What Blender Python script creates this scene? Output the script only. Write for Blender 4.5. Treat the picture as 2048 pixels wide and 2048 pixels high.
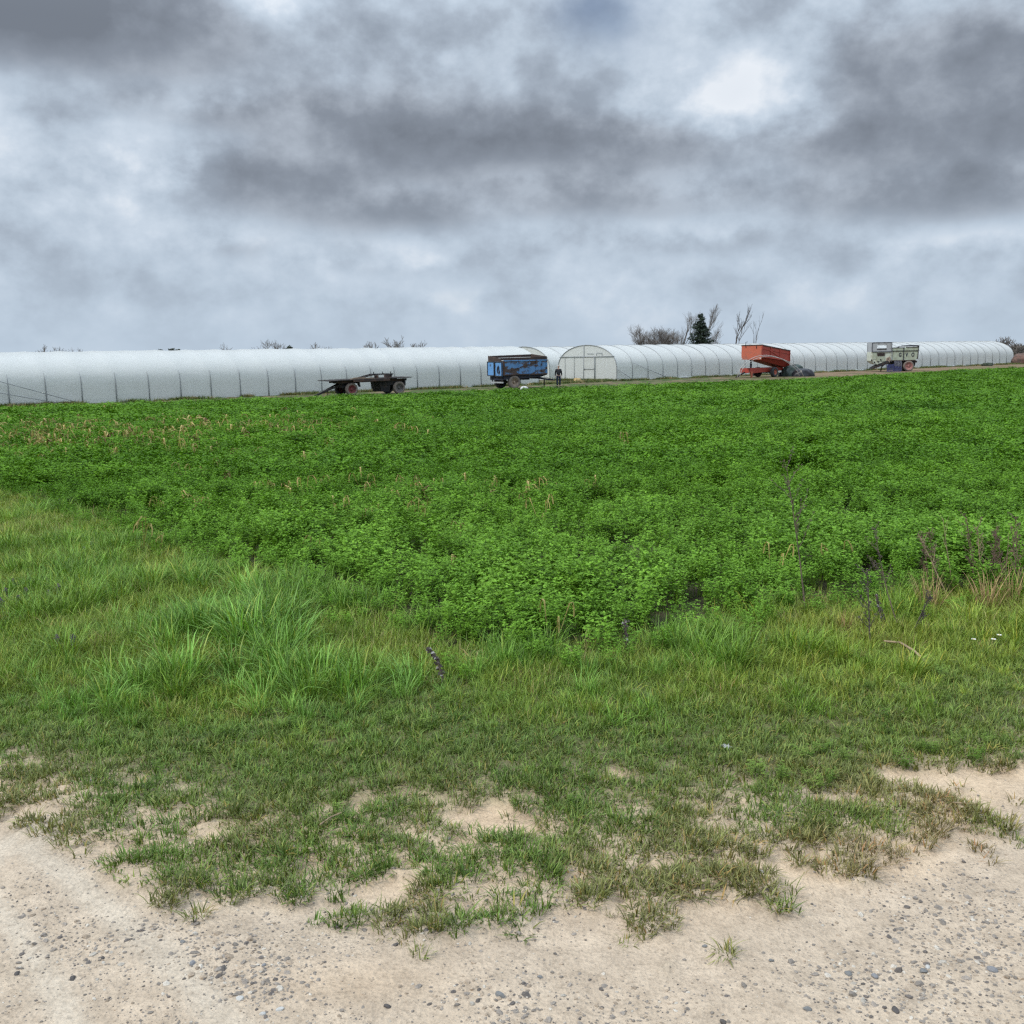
import bpy, bmesh, math, random
import numpy as np
from mathutils import Vector, Matrix, Euler
R = math.radians
for o in list(bpy.data.objects): bpy.data.objects.remove(o)
scene = bpy.context.scene
COL = scene.collection
random.seed(7)
RNG = np.random.default_rng(11)

# ------------------------------------------------------------------ camera
EYE = Vector((0, 0, 1.6)); PITCH = R(8.74); ROLL = R(1.0)
cam_d = bpy.data.cameras.new('camera'); cam = bpy.data.objects.new('camera', cam_d); COL.objects.link(cam)
cam_d.sensor_width = 36; cam_d.sensor_fit = 'HORIZONTAL'; cam_d.lens = 36.0; cam_d.clip_start = 0.05; cam_d.clip_end = 9000
cam.matrix_world = Matrix.Translation(EYE) @ Matrix.Rotation(R(90) - PITCH, 4, 'X') @ Matrix.Rotation(-ROLL, 4, 'Z')
scene.camera = cam
scene.render.resolution_x = 1024; scene.render.resolution_y = 1024

# ------------------------------------------------------------------ sky and light
SUN_AZ, SUN_EL = R(-118), R(44)          # azimuth clockwise from +Y
world = bpy.data.worlds.new('World'); scene.world = world; world.use_nodes = True
world.cycles.sampling_method = 'MANUAL'; world.cycles.sample_map_resolution = 512
WT = world.node_tree; WT.nodes.clear()
SKY_GAIN = .79
def build_sky():
    N, L = WT.nodes, WT.links
    def put(n, i, v):
        if isinstance(v, (int, float)): n.inputs[i].default_value = v
        elif isinstance(v, tuple): n.inputs[i].default_value = v
        else: L.new(v, n.inputs[i])
    def m(op, a, b=None, c=None, clamp=False):
        n = N.new('ShaderNodeMath'); n.operation = op; n.use_clamp = clamp
        for i, v in enumerate((a, b, c)):
            if v is not None: put(n, i, v)
        return n.outputs[0]
    def vm(op, a, b=None, c=None, out=0):
        n = N.new('ShaderNodeVectorMath'); n.operation = op
        for i, v in enumerate((a, b, c)):
            if v is not None: put(n, i, v)
        return n.outputs[out]
    tc = N.new('ShaderNodeTexCoord'); dr = vm('NORMALIZE', tc.outputs['Generated'])
    sp = N.new('ShaderNodeSeparateXYZ'); L.new(dr, sp.inputs[0]); x, y, z = sp.outputs
    zc = m('MAXIMUM', z, 0.0)
    q = vm('MULTIPLY', dr, (1.0, 1.0, 1.3))
    def noise(scale, det, rough, off):
        n = N.new('ShaderNodeTexNoise'); n.inputs['Scale'].default_value = scale; n.inputs['Detail'].default_value = det
        n.inputs['Roughness'].default_value = rough; L.new(vm('ADD', q, off), n.inputs['Vector']); return n.outputs['Fac']
    nA = noise(3.4, 6, .52, (3.1, 1.7, .3)); nB = noise(8.5, 7, .54, (9.3, 4.2, 2.2)); nC = noise(14.0, 7, .55, (2.3, 7.2, 5.1))
    cb = N.new('ShaderNodeCombineXYZ')
    L.new(m('MULTIPLY_ADD', m('SUBTRACT', nB, .5), .10, m('ARCTAN2', x, y)), cb.inputs[0])
    L.new(m('ADD', m('MULTIPLY_ADD', m('SUBTRACT', nC, .5), .035, m('ARCSINE', z)), m('MULTIPLY', m('SUBTRACT', nB, .5), -.04)), cb.inputs[1])
    uv = cb.outputs[0]
    def P(px, py): return (px - 1024) / 2048, (727 - .0176 * px - py) / 2048
    def gauss(px, py, rx, ry):
        a, b = P(px, py); sx, sy = 2048 / rx, 2048 / ry
        t = vm('MULTIPLY_ADD', uv, (sx, sy, 0.0), (-a * sx, -b * sy, 0.0))
        return m('POWER', .3679, vm('DOT_PRODUCT', t, t, out=1))
    blobs = [  # centre and half size of each cloud mass in the sky, weight (+ dark, - bright)
        (60, 60, 330, 120, .60), (300, 130, 250, 85, .90), (420, 110, 120, 80, .40), (60, 160, 260, 50, .35), (-420, 120, 380, 200, .45),
        (480, 275, 150, 28, .30), (720, 310, 220, 85, .52), (940, 320, 200, 60, .46), (1230, 325, 250, 50, .55), (880, 230, 420, 130, .20),
        (600, 405, 250, 50, .50), (800, 445, 130, 30, .50), (1230, 415, 280, 36, .50),
        (1800, 210, 220, 80, .72), (1760, 335, 240, 55, .58), (1850, 430, 280, 40, .58), (2080, 300, 160, 150, .35), (2450, 300, 320, 130, .35),
        (520, 510, 160, 22, .26), (800, 535, 190, 22, .28), (1420, 500, 240, 24, .28), (735, 500, 40, 18, .2),
        (1470, 225, 110, 62, -.45), (1330, 180, 150, 60, -.25), (520, 60, 120, 70, -.45), (50, 275, 130, 40, -.30), (380, 345, 110, 34, -.28), (140, 350, 150, 60, -.22), (1880, 500, 260, 24, -.35), (930, 590, 110, 22, -.35), (640, 520, 55, 28, -.35), (820, 385, 90, 26, -.22), (1040, 365, 120, 14, -.2)]
    tot = m('MULTIPLY_ADD', m('SUBTRACT', nA, .5), .45, -.01)
    tot = m('MULTIPLY_ADD', m('SUBTRACT', nB, .5), .75, tot)
    for (px, py, rx, ry, w) in blobs: tot = m('MULTIPLY_ADD', gauss(px, py, rx, ry), w, tot)
    mr = N.new('ShaderNodeMapRange'); mr.interpolation_type = 'SMOOTHERSTEP'; L.new(tot, mr.inputs[0]); mr.inputs[1].default_value = .04; mr.inputs[2].default_value = .58
    mass = mr.outputs[0]                                                         # where a grey cloud base hangs
    def crm(fac, stops):
        r_ = N.new('ShaderNodeValToRGB'); e = r_.color_ramp.elements; L.new(fac, r_.inputs[0])
        e[0].position, e[0].color = stops[0][0], (*stops[0][1], 1); e[1].position, e[1].color = stops[-1][0], (*stops[-1][1], 1)
        for p_, c_ in stops[1:-1]: k = e.new(p_); k.color = (*c_, 1)
        return r_.outputs[0]
    lit = m('MULTIPLY_ADD', tot, -.80, m('MULTIPLY_ADD', m('SUBTRACT', nC, .5), 1.9, .44))   # brightness of the high pale layer
    pale = crm(lit, [(.0, (.29, .34, .41)), (.2, (.36, .42, .50)), (.42, (.46, .54, .635)), (.64, (.56, .64, .735)), (.95, (.78, .825, .88))])
    dark = crm(m('MULTIPLY_ADD', m('SUBTRACT', nC, .5), 1.6, m('MULTIPLY_ADD', tot, -.62, .86)), [(.1, (.158, .180, .218)), (.42, (.228, .260, .312)), (.8, (.385, .432, .50))])
    cl = N.new('ShaderNodeMix'); cl.data_type = 'RGBA'; L.new(m('MULTIPLY', mass, .88), cl.inputs[0]); L.new(pale, cl.inputs[6]); L.new(dark, cl.inputs[7])
    d = m('SUBTRACT', tot, m('MULTIPLY', m('SUBTRACT', nC, .5), .6))
    hz = N.new('ShaderNodeMix'); hz.data_type = 'RGBA'                       # pale air low down
    L.new(m('MULTIPLY', m('POWER', m('SUBTRACT', 1.0, m('MULTIPLY', zc, 5.0, clamp=True)), 2.2), .88), hz.inputs[0])
    L.new(cl.outputs[2], hz.inputs[6]); hz.inputs[7].default_value = (.46, .555, .66, 1)
    sky = N.new('ShaderNodeTexSky'); sky.sky_type = 'NISHITA'; sky.sun_disc = False  # clear sky in the gaps
    sky.sun_elevation = SUN_EL; sky.sun_rotation = SUN_AZ; sky.air_density = 1.0; sky.dust_density = 1.0
    sk = vm('MULTIPLY', sky.outputs[0], (.075, .075, .08))
    gap = m('MULTIPLY', m('SUBTRACT', -.22, d), 1.2, clamp=True)
    gap = m('MULTIPLY_ADD', gauss(1210, 95, 75, 60), .6, m('MULTIPLY', gap, .2), clamp=True)
    mx = N.new('ShaderNodeMix'); mx.data_type = 'RGBA'; L.new(gap, mx.inputs[0]); L.new(hz.outputs[2], mx.inputs[6]); L.new(sk, mx.inputs[7])
    bg = N.new('ShaderNodeBackground'); L.new(mx.outputs[2], bg.inputs[0])
    # an overcast sky grows brighter towards the zenith (CIE overcast law)
    L.new(m('MULTIPLY_ADD', m('MAXIMUM', m('SUBTRACT', zc, .28), 0.0), 2.4, SKY_GAIN), bg.inputs[1])
    out = N.new('ShaderNodeOutputWorld'); L.new(bg.outputs[0], out.inputs[0])
build_sky()
sun_d = bpy.data.lights.new('sun', 'SUN'); sun_d.energy = 1.5; sun_d.angle = R(10); sun_d.color = (1, .95, .87)
sun = bpy.data.objects.new('sun', sun_d); COL.objects.link(sun)
to_sun = Vector((math.sin(SUN_AZ) * math.cos(SUN_EL), math.cos(SUN_AZ) * math.cos(SUN_EL), math.sin(SUN_EL)))
sun.rotation_euler = to_sun.to_track_quat('Z', 'Y').to_euler(); sun.location = to_sun * 60
vs = scene.view_settings; vs.view_transform = 'Standard'; vs.look = 'None'; vs.gamma = 1.0; vs.exposure = 0.45; vs.use_curve_mapping = False
scene.render.engine = 'CYCLES'; scene.cycles.max_bounces = 6; scene.cycles.transparent_max_bounces = 10; scene.cycles.adaptive_threshold = .015; scene.cycles.use_denoising = False; scene.cycles.filter_width = 1.35; scene.cycles.pixel_filter_type = 'BLACKMAN_HARRIS'

# ------------------------------------------------------------------ helpers
def tag(o, label=None, cat=None, group=None, kind=None):
    if label: o['label'] = label
    if cat: o['category'] = cat
    if group: o['group'] = group
    if kind: o['kind'] = kind
    return o
def empty(name, loc=(0, 0, 0), rz=0, rot=None):
    o = bpy.data.objects.new(name, None); COL.objects.link(o); o.location = loc
    o.rotation_euler = rot if rot else (0, 0, rz); o.empty_display_size = .2
    return o
def copy_tree(o, parent=None):
    c = o.copy(); COL.objects.link(c); c.parent = parent
    for ch in o.children: copy_tree(ch, c)
    return c
def ss(a, b, x):
    t = np.clip((x - a) / (b - a), 0, 1); return t * t * (3 - 2 * t)
def _hash(i, j, s):
    h = (i.astype(np.int64) * 374761393 + j.astype(np.int64) * 668265263 + s * 982451653) & 0x7fffffff
    h = ((h ^ (h >> 13)) * 1274126177) & 0x7fffffff
    return ((h ^ (h >> 16)) & 0xffff) / 65535.0
def vnoise(x, y, s=0):
    x = np.asarray(x, float); y = np.asarray(y, float)
    i = np.floor(x); j = np.floor(y); fx = x - i; fy = y - j
    fx = fx * fx * (3 - 2 * fx); fy = fy * fy * (3 - 2 * fy)
    a = _hash(i, j, s); b = _hash(i + 1, j, s); c = _hash(i, j + 1, s); d = _hash(i + 1, j + 1, s)
    return a * (1 - fx) * (1 - fy) + b * fx * (1 - fy) + c * (1 - fx) * fy + d * fx * fy
def fbm(x, y, s=0, o=4):
    t = 0; amp = .5; f = 1.0; n = 0
    for k in range(o):
        t = t + amp * vnoise(x * f + 17.3 * k, y * f - 9.1 * k, s + k); n += amp; amp *= .5; f *= 2.07
    return t / n
def dip(y):
    return -1.0 * ss(4.0, 58.0, np.asarray(y, float))
class MB:
    """collects shapes; build() links them as one mesh object"""
    def __init__(s): s.v = []; s.f = []
    def add(s, vs, fs):
        b = len(s.v); s.v += [tuple(p) for p in vs]; s.f += [tuple(i + b for i in f) for f in fs]; return s
    def box(s, c, d, rot=None, taper=(1, 1)):
        hx, hy, hz = d[0] / 2, d[1] / 2, d[2] / 2
        ps = [Vector((sx * hx * (taper[0] if sz > 0 else 1), sy * hy * (taper[1] if sz > 0 else 1), sz * hz)) for sz in (-1, 1) for sx, sy in ((-1, -1), (1, -1), (1, 1), (-1, 1))]
        if rot is not None:
            M = Euler(rot).to_matrix(); ps = [M @ p for p in ps]
        C = Vector(c)
        return s.add([p + C for p in ps], [(3, 2, 1, 0), (4, 5, 6, 7), (0, 1, 5, 4), (1, 2, 6, 5), (2, 3, 7, 6), (3, 0, 4, 7)])
    def hexa(s, p8):  # bottom ring of 4, top ring of 4
        return s.add(p8, [(3, 2, 1, 0), (4, 5, 6, 7), (0, 1, 5, 4), (1, 2, 6, 5), (2, 3, 7, 6), (3, 0, 4, 7)])
    def bar(s, a, b, w, h=None, up=(0, 0, 1)):
        h = h or w; a = Vector(a); b = Vector(b); d = (b - a).normalized(); u = Vector(up)
        if abs(d.dot(u)) > .95: u = Vector((1, 0, 0))
        sd = d.cross(u).normalized(); u = sd.cross(d).normalized()
        r = []
        for p in (a, b):
            r += [p - sd * w / 2 - u * h / 2, p + sd * w / 2 - u * h / 2, p + sd * w / 2 + u * h / 2, p - sd * w / 2 + u * h / 2]
        return s.add(r, [(0, 1, 2, 3), (7, 6, 5, 4), (4, 5, 1, 0), (5, 6, 2, 1), (6, 7, 3, 2), (7, 4, 0, 3)])
    def tube(s, pts, r, n=6, cap=True):
        pts = [Vector(p) for p in pts]; k = len(pts)
        rs = r if isinstance(r, (list, tuple)) else [r] * k
        vs = []; prev = None
        for i, p in enumerate(pts):
            d = (pts[min(i + 1, k - 1)] - pts[max(i - 1, 0)]).normalized()
            if prev is None:
                u = Vector((0, 0, 1)) if abs(d.z) < .9 else Vector((1, 0, 0)); sd = d.cross(u).normalized()
            else:
                sd = (prev - d * prev.dot(d)).normalized()
            prev = sd; u = sd.cross(d)
            for j in range(n):
                a = 2 * math.pi * j / n; vs.append(p + (sd * math.cos(a) + u * math.sin(a)) * rs[i])
        fs = [(i * n + j, i * n + (j + 1) % n, (i + 1) * n + (j + 1) % n, (i + 1) * n + j) for i in range(k - 1) for j in range(n)]
        if cap: fs += [tuple(range(n - 1, -1, -1)), tuple((k - 1) * n + j for j in range(n))]
        return s.add(vs, fs)
    def lathe(s, prof, axis='y', c=(0, 0, 0), n=24, close=False):
        # prof: (radius, offset along axis)
        vs = []; k = len(prof)
        for i in range(n):
            a = 2 * math.pi * i / n
            for r, h in prof:
                q = {'y': (r * math.cos(a), h, r * math.sin(a)), 'x': (h, r * math.cos(a), r * math.sin(a)), 'z': (r * math.cos(a), r * math.sin(a), h)}[axis]
                vs.append((q[0] + c[0], q[1] + c[1], q[2] + c[2]))
        fs = []
        kk = k if close else k - 1
        for i in range(n):
            for j in range(kk):
                fs.append((i * k + j, i * k + (j + 1) % k, ((i + 1) % n) * k + (j + 1) % k, ((i + 1) % n) * k + j))
        return s.add(vs, fs)
    def prism(s, poly, y0, y1):  # polygon in x,z swept along y
        n = len(poly); vs = [(x, y0, z) for x, z in poly] + [(x, y1, z) for x, z in poly]
        fs = [tuple(range(n)), tuple(range(2 * n - 1, n - 1, -1))] + [(i, i + n, (i + 1) % n + n, (i + 1) % n) for i in range(n)]
        return s.add(vs, fs)
    def mesh(s, name, mat=None, smooth=False):
        me = bpy.data.meshes.new(name); me.from_pydata(s.v, [], s.f)
        bm = bmesh.new(); bm.from_mesh(me); bmesh.ops.recalc_face_normals(bm, faces=bm.faces); bm.to_mesh(me); bm.free()
        if mat: me.materials.append(mat)
        if smooth: me.polygons.foreach_set('use_smooth', [True] * len(me.polygons))
        return me
    def build(s, name, mat=None, parent=None, smooth=False, loc=None, bevel=0):
        o = bpy.data.objects.new(name, s.mesh(name, mat, smooth)); COL.objects.link(o); o.parent = parent
        if loc: o.location = loc
        if bevel:
            b = o.modifiers.new('bevel', 'BEVEL'); b.width = bevel; b.segments = 2; b.limit_method = 'ANGLE'
        return o
def mesh_obj(name, v, f, mat, parent=None, smooth=False):
    me = bpy.data.meshes.new(name); me.from_pydata([tuple(p) for p in v], [], [tuple(q) for q in f])
    if mat: me.materials.append(mat)
    if smooth: me.polygons.foreach_set('use_smooth', [True] * len(me.polygons))
    o = bpy.data.objects.new(name, me); COL.objects.link(o); o.parent = parent; return o

# ------------------------------------------------------------------ materials
def new_mat(name):
    mt = bpy.data.materials.new(name); mt.use_nodes = True; nt = mt.node_tree
    return mt, nt, nt.nodes['Principled BSDF']
def nd(nt, t, **kw):
    n = nt.nodes.new(t)
    for k, v in kw.items():
        if k in n.inputs: n.inputs[k].default_value = v
        else: setattr(n, k, v)
    return n
def mixc(nt, fac, a, b, mode='MIX'):
    n = nt.nodes.new('ShaderNodeMix'); n.data_type = 'RGBA'; n.blend_type = mode
    for i, v in ((0, fac), (6, a), (7, b)):
        if isinstance(v, (int, float)): n.inputs[i].default_value = v
        elif isinstance(v, (tuple, list)): n.inputs[i].default_value = (*v[:3], 1)
        else: nt.links.new(v, n.inputs[i])
    return n.outputs[2]
def ramp(nt, fac, stops):
    n = nt.nodes.new('ShaderNodeValToRGB'); e = n.color_ramp.elements
    e[0].position = stops[0][0]; e[0].color = (*stops[0][1], 1); e[1].position = stops[-1][0]; e[1].color = (*stops[-1][1], 1)
    for p, c in stops[1:-1]:
        q = e.new(p); q.color = (*c, 1)
    nt.links.new(fac, n.inputs[0]); return n.outputs[0]
def nz(nt, scale, detail=5, rough=.55, coord='Object', stretch=None):
    tc = nt.nodes.new('ShaderNodeTexCoord'); n = nt.nodes.new('ShaderNodeTexNoise')
    n.inputs['Scale'].default_value = scale; n.inputs['Detail'].default_value = detail; n.inputs['Roughness'].default_value = rough
    if stretch:
        mp = nt.nodes.new('ShaderNodeMapping'); mp.inputs['Scale'].default_value = stretch; nt.links.new(tc.outputs[coord], mp.inputs[0]); nt.links.new(mp.outputs[0], n.inputs['Vector'])
    else: nt.links.new(tc.outputs[coord], n.inputs['Vector'])
    return n.outputs['Fac']
def bump(nt, bs, fac, strength=.4, dist=.01):
    b = nt.nodes.new('ShaderNodeBump'); b.inputs['Strength'].default_value = strength; b.inputs['Distance'].default_value = dist
    nt.links.new(fac, b.inputs['Height']); nt.links.new(b.outputs[0], bs.inputs['Normal'])
def painted(name, col, wear, amount=.5, scale=3, rough=.6, metal=0.0, stretch=None, soft=.06):
    """old paint over a worn undercoat: wear shows where the noise runs high"""
    mt, nt, bs = new_mat(name)
    f = nz(nt, scale, 8, .62, 'Object', stretch); g = nz(nt, scale * 7, 4, .6)
    msk = ramp(nt, f, [(max(0, amount - soft), (0, 0, 0)), (min(1, amount + soft), (1, 1, 1))])
    c1 = mixc(nt, g, tuple(c * .82 for c in col), tuple(min(1, c * 1.12) for c in col))
    c2 = mixc(nt, g, tuple(c * .6 for c in wear), tuple(min(1, c * 1.4) for c in wear))
    nt.links.new(mixc(nt, msk, c1, c2), bs.inputs['Base Color'])
    bs.inputs['Roughness'].default_value = rough; bs.inputs['Metallic'].default_value = metal
    bump(nt, bs, g, .3, .004)
    return mt
def leafmat(name, trans=.3, rough=.55, tint='tintc', var=.25, spec=.14):
    mt, nt, bs = new_mat(name)
    at = nd(nt, 'ShaderNodeAttribute', attribute_type='INSTANCER', attribute_name=tint)
    av = nd(nt, 'ShaderNodeAttribute', attribute_type='GEOMETRY', attribute_name='shade')
    oi = nt.nodes.new('ShaderNodeObjectInfo')
    lo = mixc(nt, 1.0, at.outputs['Color'], (1 - var, 1 - var * .8, 1 - var), 'MULTIPLY'); hi = mixc(nt, 1.0, at.outputs['Color'], (1 + var, 1 + var * .8, 1 + var), 'MULTIPLY')
    c = mixc(nt, oi.outputs['Random'], lo, hi)
    c = mixc(nt, 1.0, c, av.outputs['Color'], 'MULTIPLY')
    nt.links.new(c, bs.inputs['Base Color']); bs.inputs['Roughness'].default_value = rough; bs.inputs['Specular IOR Level'].default_value = spec
    tr = nt.nodes.new('ShaderNodeBsdfTranslucent'); nt.links.new(mixc(nt, 1.0, c, (1.25, 1.3, .4), 'MULTIPLY'), tr.inputs[0])
    ms = nt.nodes.new('ShaderNodeMixShader'); ms.inputs[0].default_value = trans
    out = nt.nodes['Material Output']; nt.links.new(bs.outputs[0], ms.inputs[1]); nt.links.new(tr.outputs[0], ms.inputs[2]); nt.links.new(ms.outputs[0], out.inputs[0])
    return mt
# ------------------------------------------------------------------ places on the ground
_f = Vector((0, math.cos(PITCH), -math.sin(PITCH))); _u0 = Vector((0, math.sin(PITCH), math.cos(PITCH))); _r0 = Vector((1, 0, 0))
_r = _r0 * math.cos(ROLL) - _u0 * math.sin(ROLL); _u = _u0 * math.cos(ROLL) + _r0 * math.sin(ROLL)
def at(px, py, h=0.0):
    """the spot on the ground (or h above it) seen at a place in the photograph"""
    d = _f + _r * ((px - 1024) / 2048) + _u * ((1024 - py) / 2048)
    z = h
    for k in range(30):
        t = (z - EYE.z) / d.z; y = d.y * t; z = z * .5 + .5 * (float(dip(y)) + h)
    return Vector((d.x * t, d.y * t, float(dip(d.y * t))))
def at_depth(px, py, Y):
    d = _f + _r * ((px - 1024) / 2048) + _u * ((1024 - py) / 2048); t = Y / d.y
    return EYE + d * t
def curve(pts):
    w = sorted([tuple(at(*p))[:2] for p in pts]); return np.array([p[0] for p in w]), np.array([p[1] for p in w])
ROADX, ROADY = curve([(-400, 1560), (0, 1625), (120, 1665), (230, 1735), (330, 1775), (450, 1815), (560, 1765), (700, 1790), (850, 1812), (1000, 1800), (1150, 1800), (1300, 1822), (1450, 1812), (1560, 1795), (1660, 1770), (1760, 1720), (1900, 1690), (2048, 1610), (2500, 1440)])
DENSX, DENSY = curve([(-400, 1430), (0, 1470), (250, 1510), (500, 1600), (800, 1560), (1000, 1560), (1250, 1540), (1400, 1540), (1700, 1520), (2048, 1450), (2500, 1350)])
LUSHX, LUSHY = curve([(-400, 1380), (0, 1420), (300, 1440), (600, 1450), (900, 1440), (1200, 1420), (1500, 1400), (1800, 1380), (2048, 1350), (2500, 1300)])
FIELD = [tuple(at(*p))[:2] for p in [(-700, 880), (-300, 925), (0, 1000), (120, 1035), (250, 1100), (400, 1150), (600, 1200), (720, 1270), (830, 1335), (1000, 1352), (1250, 1340), (1450, 1290), (1620, 1245), (1850, 1225), (2048, 1212), (2500, 1170), (3200, 1120)]]
FAR0 = np.array([(-75, 24.), (-27.5, 55), (-10.3, 63), (0.5, 68.5), (22.8, 81.5), (45.6, 103), (120, 160)])
FIELD = FIELD + [(120, 60.)] + [tuple(p) for p in FAR0[::-1]]
def inside(poly, X, Y):
    r = np.zeros(X.shape, bool); n = len(poly)
    for i in range(n):
        x0, y0 = poly[i]; x1, y1 = poly[(i + 1) % n]
        if y0 == y1: continue
        c = ((y0 > Y) != (y1 > Y)) & (X < (x1 - x0) * (Y - y0) / (y1 - y0) + x0); r ^= c
    return r
def edge_dist(poly, X, Y):
    d = np.full(X.shape, 1e9); n = len(poly)
    for i in range(n):
        x0, y0 = poly[i]; x1, y1 = poly[(i + 1) % n]; dx, dy = x1 - x0, y1 - y0; L = dx * dx + dy * dy
        t = np.clip(((X - x0) * dx + (Y - y0) * dy) / L, 0, 1); d = np.minimum(d, np.hypot(X - x0 - t * dx, Y - y0 - t * dy))
    return d
BARE = [(at(935, 1645), .15, .13, .34), (at(1405, 1503), .10, .10, .40), (at(1210, 1545), .10, .07, .32), (at(1480, 1570), .08, .08, .35), (at(1820, 1545), .15, .08, .26), (at(1640, 1600), .16, .08, .28), (at(300, 1570), .1, .06, .25), (at(1960, 1570), .2, .12, .35), (at(700, 1640), .12, .06, .2)]
def cover(X, Y):
    """how much of the ground the grass covers, 0 to 1"""
    yr = np.interp(X, ROADX, ROADY); yd = np.interp(X, DENSX, DENSY)
    wob = (fbm(X * 2.2, Y * 2.2, 50, 3) - .5) * .16
    t = (Y + wob - yr) / np.maximum(yd - yr, .1)
    n = .30 * fbm(X * 4.5, Y * 5.5, 3, 4) + .70 * fbm(X * 10.5, Y * 13, 8, 3)
    c = np.interp(t, [-.5, -.15, .1, .5, .85, 1.15, 1.6], [.0, .30, .47, .53, .61, .82, 1.05])
    for p, rx, ry, w in BARE: c = c - w * np.exp(-((X - p.x) / rx) ** 2 - ((Y - p.y) / ry) ** 2)
    return ss(.0, .11, c - (.90 - n) * .9) , t

def rutf(X, Y):
    """compacted wheel marks curving through the track"""
    r = np.zeros_like(X)
    for pts, w_ in ((((60, 1700), (190, 1790), (290, 1870), (380, 1960), (470, 2060)), .10), (((-60, 1760), (30, 1850), (100, 1950), (150, 2060)), .07)):
        P_ = sorted([(at(*p_).y, at(*p_).x) for p_ in pts]); wy = np.array([p_[0] for p_ in P_]); wx = np.array([p_[1] for p_ in P_])
        r = np.maximum(r, ss(w_, w_ * .3, np.abs(X - np.interp(Y, wy, wx))) * ss(2.0, 2.2, Y) * ss(3.6, 3.3, Y))
    return r
# ------------------------------------------------------------------ ground
def ground():
    ys = np.concatenate([-np.geomspace(2500, 3, 14), np.linspace(-2, 1.6, 8), np.arange(1.8, 7.2, .028), 7.2 * np.geomspace(1.006, 24, 210), np.geomspace(185, 6000, 22)])
    xp = np.concatenate([np.arange(0.0, 3.9, .03), np.geomspace(3.94, 12, 70), np.geomspace(12.3, 110, 90), np.geomspace(116, 5000, 26)])
    xs = np.concatenate([-xp[:0:-1], xp])
    X, Y = np.meshgrid(xs, ys); X = X.ravel(); Y = Y.ravel()
    fin = inside(FIELD, X, Y); ed = edge_dist(FIELD, X, Y); fd = np.where(fin, ed, -ed)
    cv, t = cover(X, Y)
    near = ss(26, 9, Y) * ss(16, 7, np.abs(X))
    road = 1 - ss(-.25, .35, t)
    Z = dip(Y).copy()
    Z += near * ((fbm(X * 9, Y * 9, 20, 3) - .5) * .022 * (1 - road * .35) + (fbm(X * 1.3, Y * 1.3, 31, 2) - .5) * .06)
    Z += near * (cv * .022 - .012 * road)
    Z += ss(9, 40, Y) * (fbm(X * .25, Y * .25, 77, 3) - .5) * .16 * ss(55, 40, Y)
    # colours of the bare ground itself
    def C(*c): return np.array(c)[None, :]
    n1 = fbm(X * 2.2, Y * 2.2, 61, 4)[:, None]; n2 = fbm(X * 11, Y * 11, 62, 3)[:, None]; n3 = fbm(X * .8, Y * .8, 63, 3)[:, None]
    sand = C(.53, .395, .265) * (1 - n1) + C(.56, .45, .325) * n1
    gravel = C(.36, .30, .235) * (1 - n2) + C(.53, .44, .34) * n2
    g_amt = ss(.36, .58, n3 + .24 * road[:, None] - .06)
    col = sand * (1 - .75 * g_amt * road[:, None]) + gravel * .75 * g_amt * road[:, None]
    rut = rutf(X, Y)[:, None]; col = col * (1 - .6 * rut) + C(.52, .455, .365) * .6 * rut
    oc = at(720, 1960); ochre = np.exp(-((X - oc.x) / .22) ** 2 - ((Y - oc.y) / .12) ** 2)[:, None] * .22; col = col * (1 - ochre) + C(.50, .335, .19) * ochre
    thatch = C(.15, .135, .06) * (1 - n2) + C(.09, .12, .04) * n2
    k = np.clip(cv[:, None] * .85 * ss(.3, 1.3, t)[:, None] + .10 * cv[:, None], 0, 1); col = col * (1 - k) + thatch * k
    soil = C(.06, .05, .03) * (1 - n2) + C(.045, .05, .022) * n2
    k = ss(-.25, .3, fd)[:, None]; col = col * (1 - k) + soil * k
    # the yard strip beyond the field
    far0 = np.interp(X, FAR0[:, 0], FAR0[:, 1]); beyond = ss(-.5, 1.5, Y - far0)[:, None] * ss(20, 30, Y)[:, None]
    n4 = fbm(X * .9, Y * .9, 81, 4)[:, None]; n5 = fbm(X * .22, Y * .22, 82, 4)[:, None]
    yard = C(.07, .105, .032) * (1 - ss(.42, .58, n4)) + C(.17, .135, .08) * ss(.46, .62, n4)
    brown = C(.15, .095, .055) * (1 - n4) + C(.24, .18, .115) * n4
    kx = ss(18, 40, X + (Y - 90) * .3)[:, None] * ss(.35, .5, n5 + .08); yard = yard * (1 - kx) + brown * kx
    pale = ss(.6, 0, np.abs(Y - far0 - 1.6 - (n4[:, 0] - .5) * 1.5)) * ss(16, 26, X); pale = pale[:, None] * .85
    yard = yard * (1 - pale) + C(.40, .36, .26) * pale
    col = col * (1 - beyond) + yard * beyond
    land = C(.10, .12, .05) * (1 - n5) + C(.16, .13, .075) * n5
    k = ss(130, 220, Y + .2 * np.abs(X))[:, None]; col = col * (1 - k) + land * k
    nx, ny = len(xs), len(ys)
    i = np.arange(ny - 1)[:, None] * nx + np.arange(nx - 1)[None, :]; i = i.ravel()
    F = np.stack([i, i + 1, i + 1 + nx, i + nx], 1)
    fx = X[F].mean(1); fy = Y[F].mean(1); ft = t[F].mean(1); ffd = fd[F].mean(1); ffar = np.interp(fx, FAR0[:, 0], FAR0[:, 1])
    lab = np.zeros(len(F), int)
    lab[(ft < .1) & (fy < 8)] = 1; lab[ffd > 0] = 2; lab[(fy > ffar) & (fy > 30) & (fy < 190) & (ffd <= 0) & (np.abs(fx) < 110)] = 3
    mt, nt, bs = new_mat('soil')
    va = nd(nt, 'ShaderNodeAttribute', attribute_type='GEOMETRY', attribute_name='soil')
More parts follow.
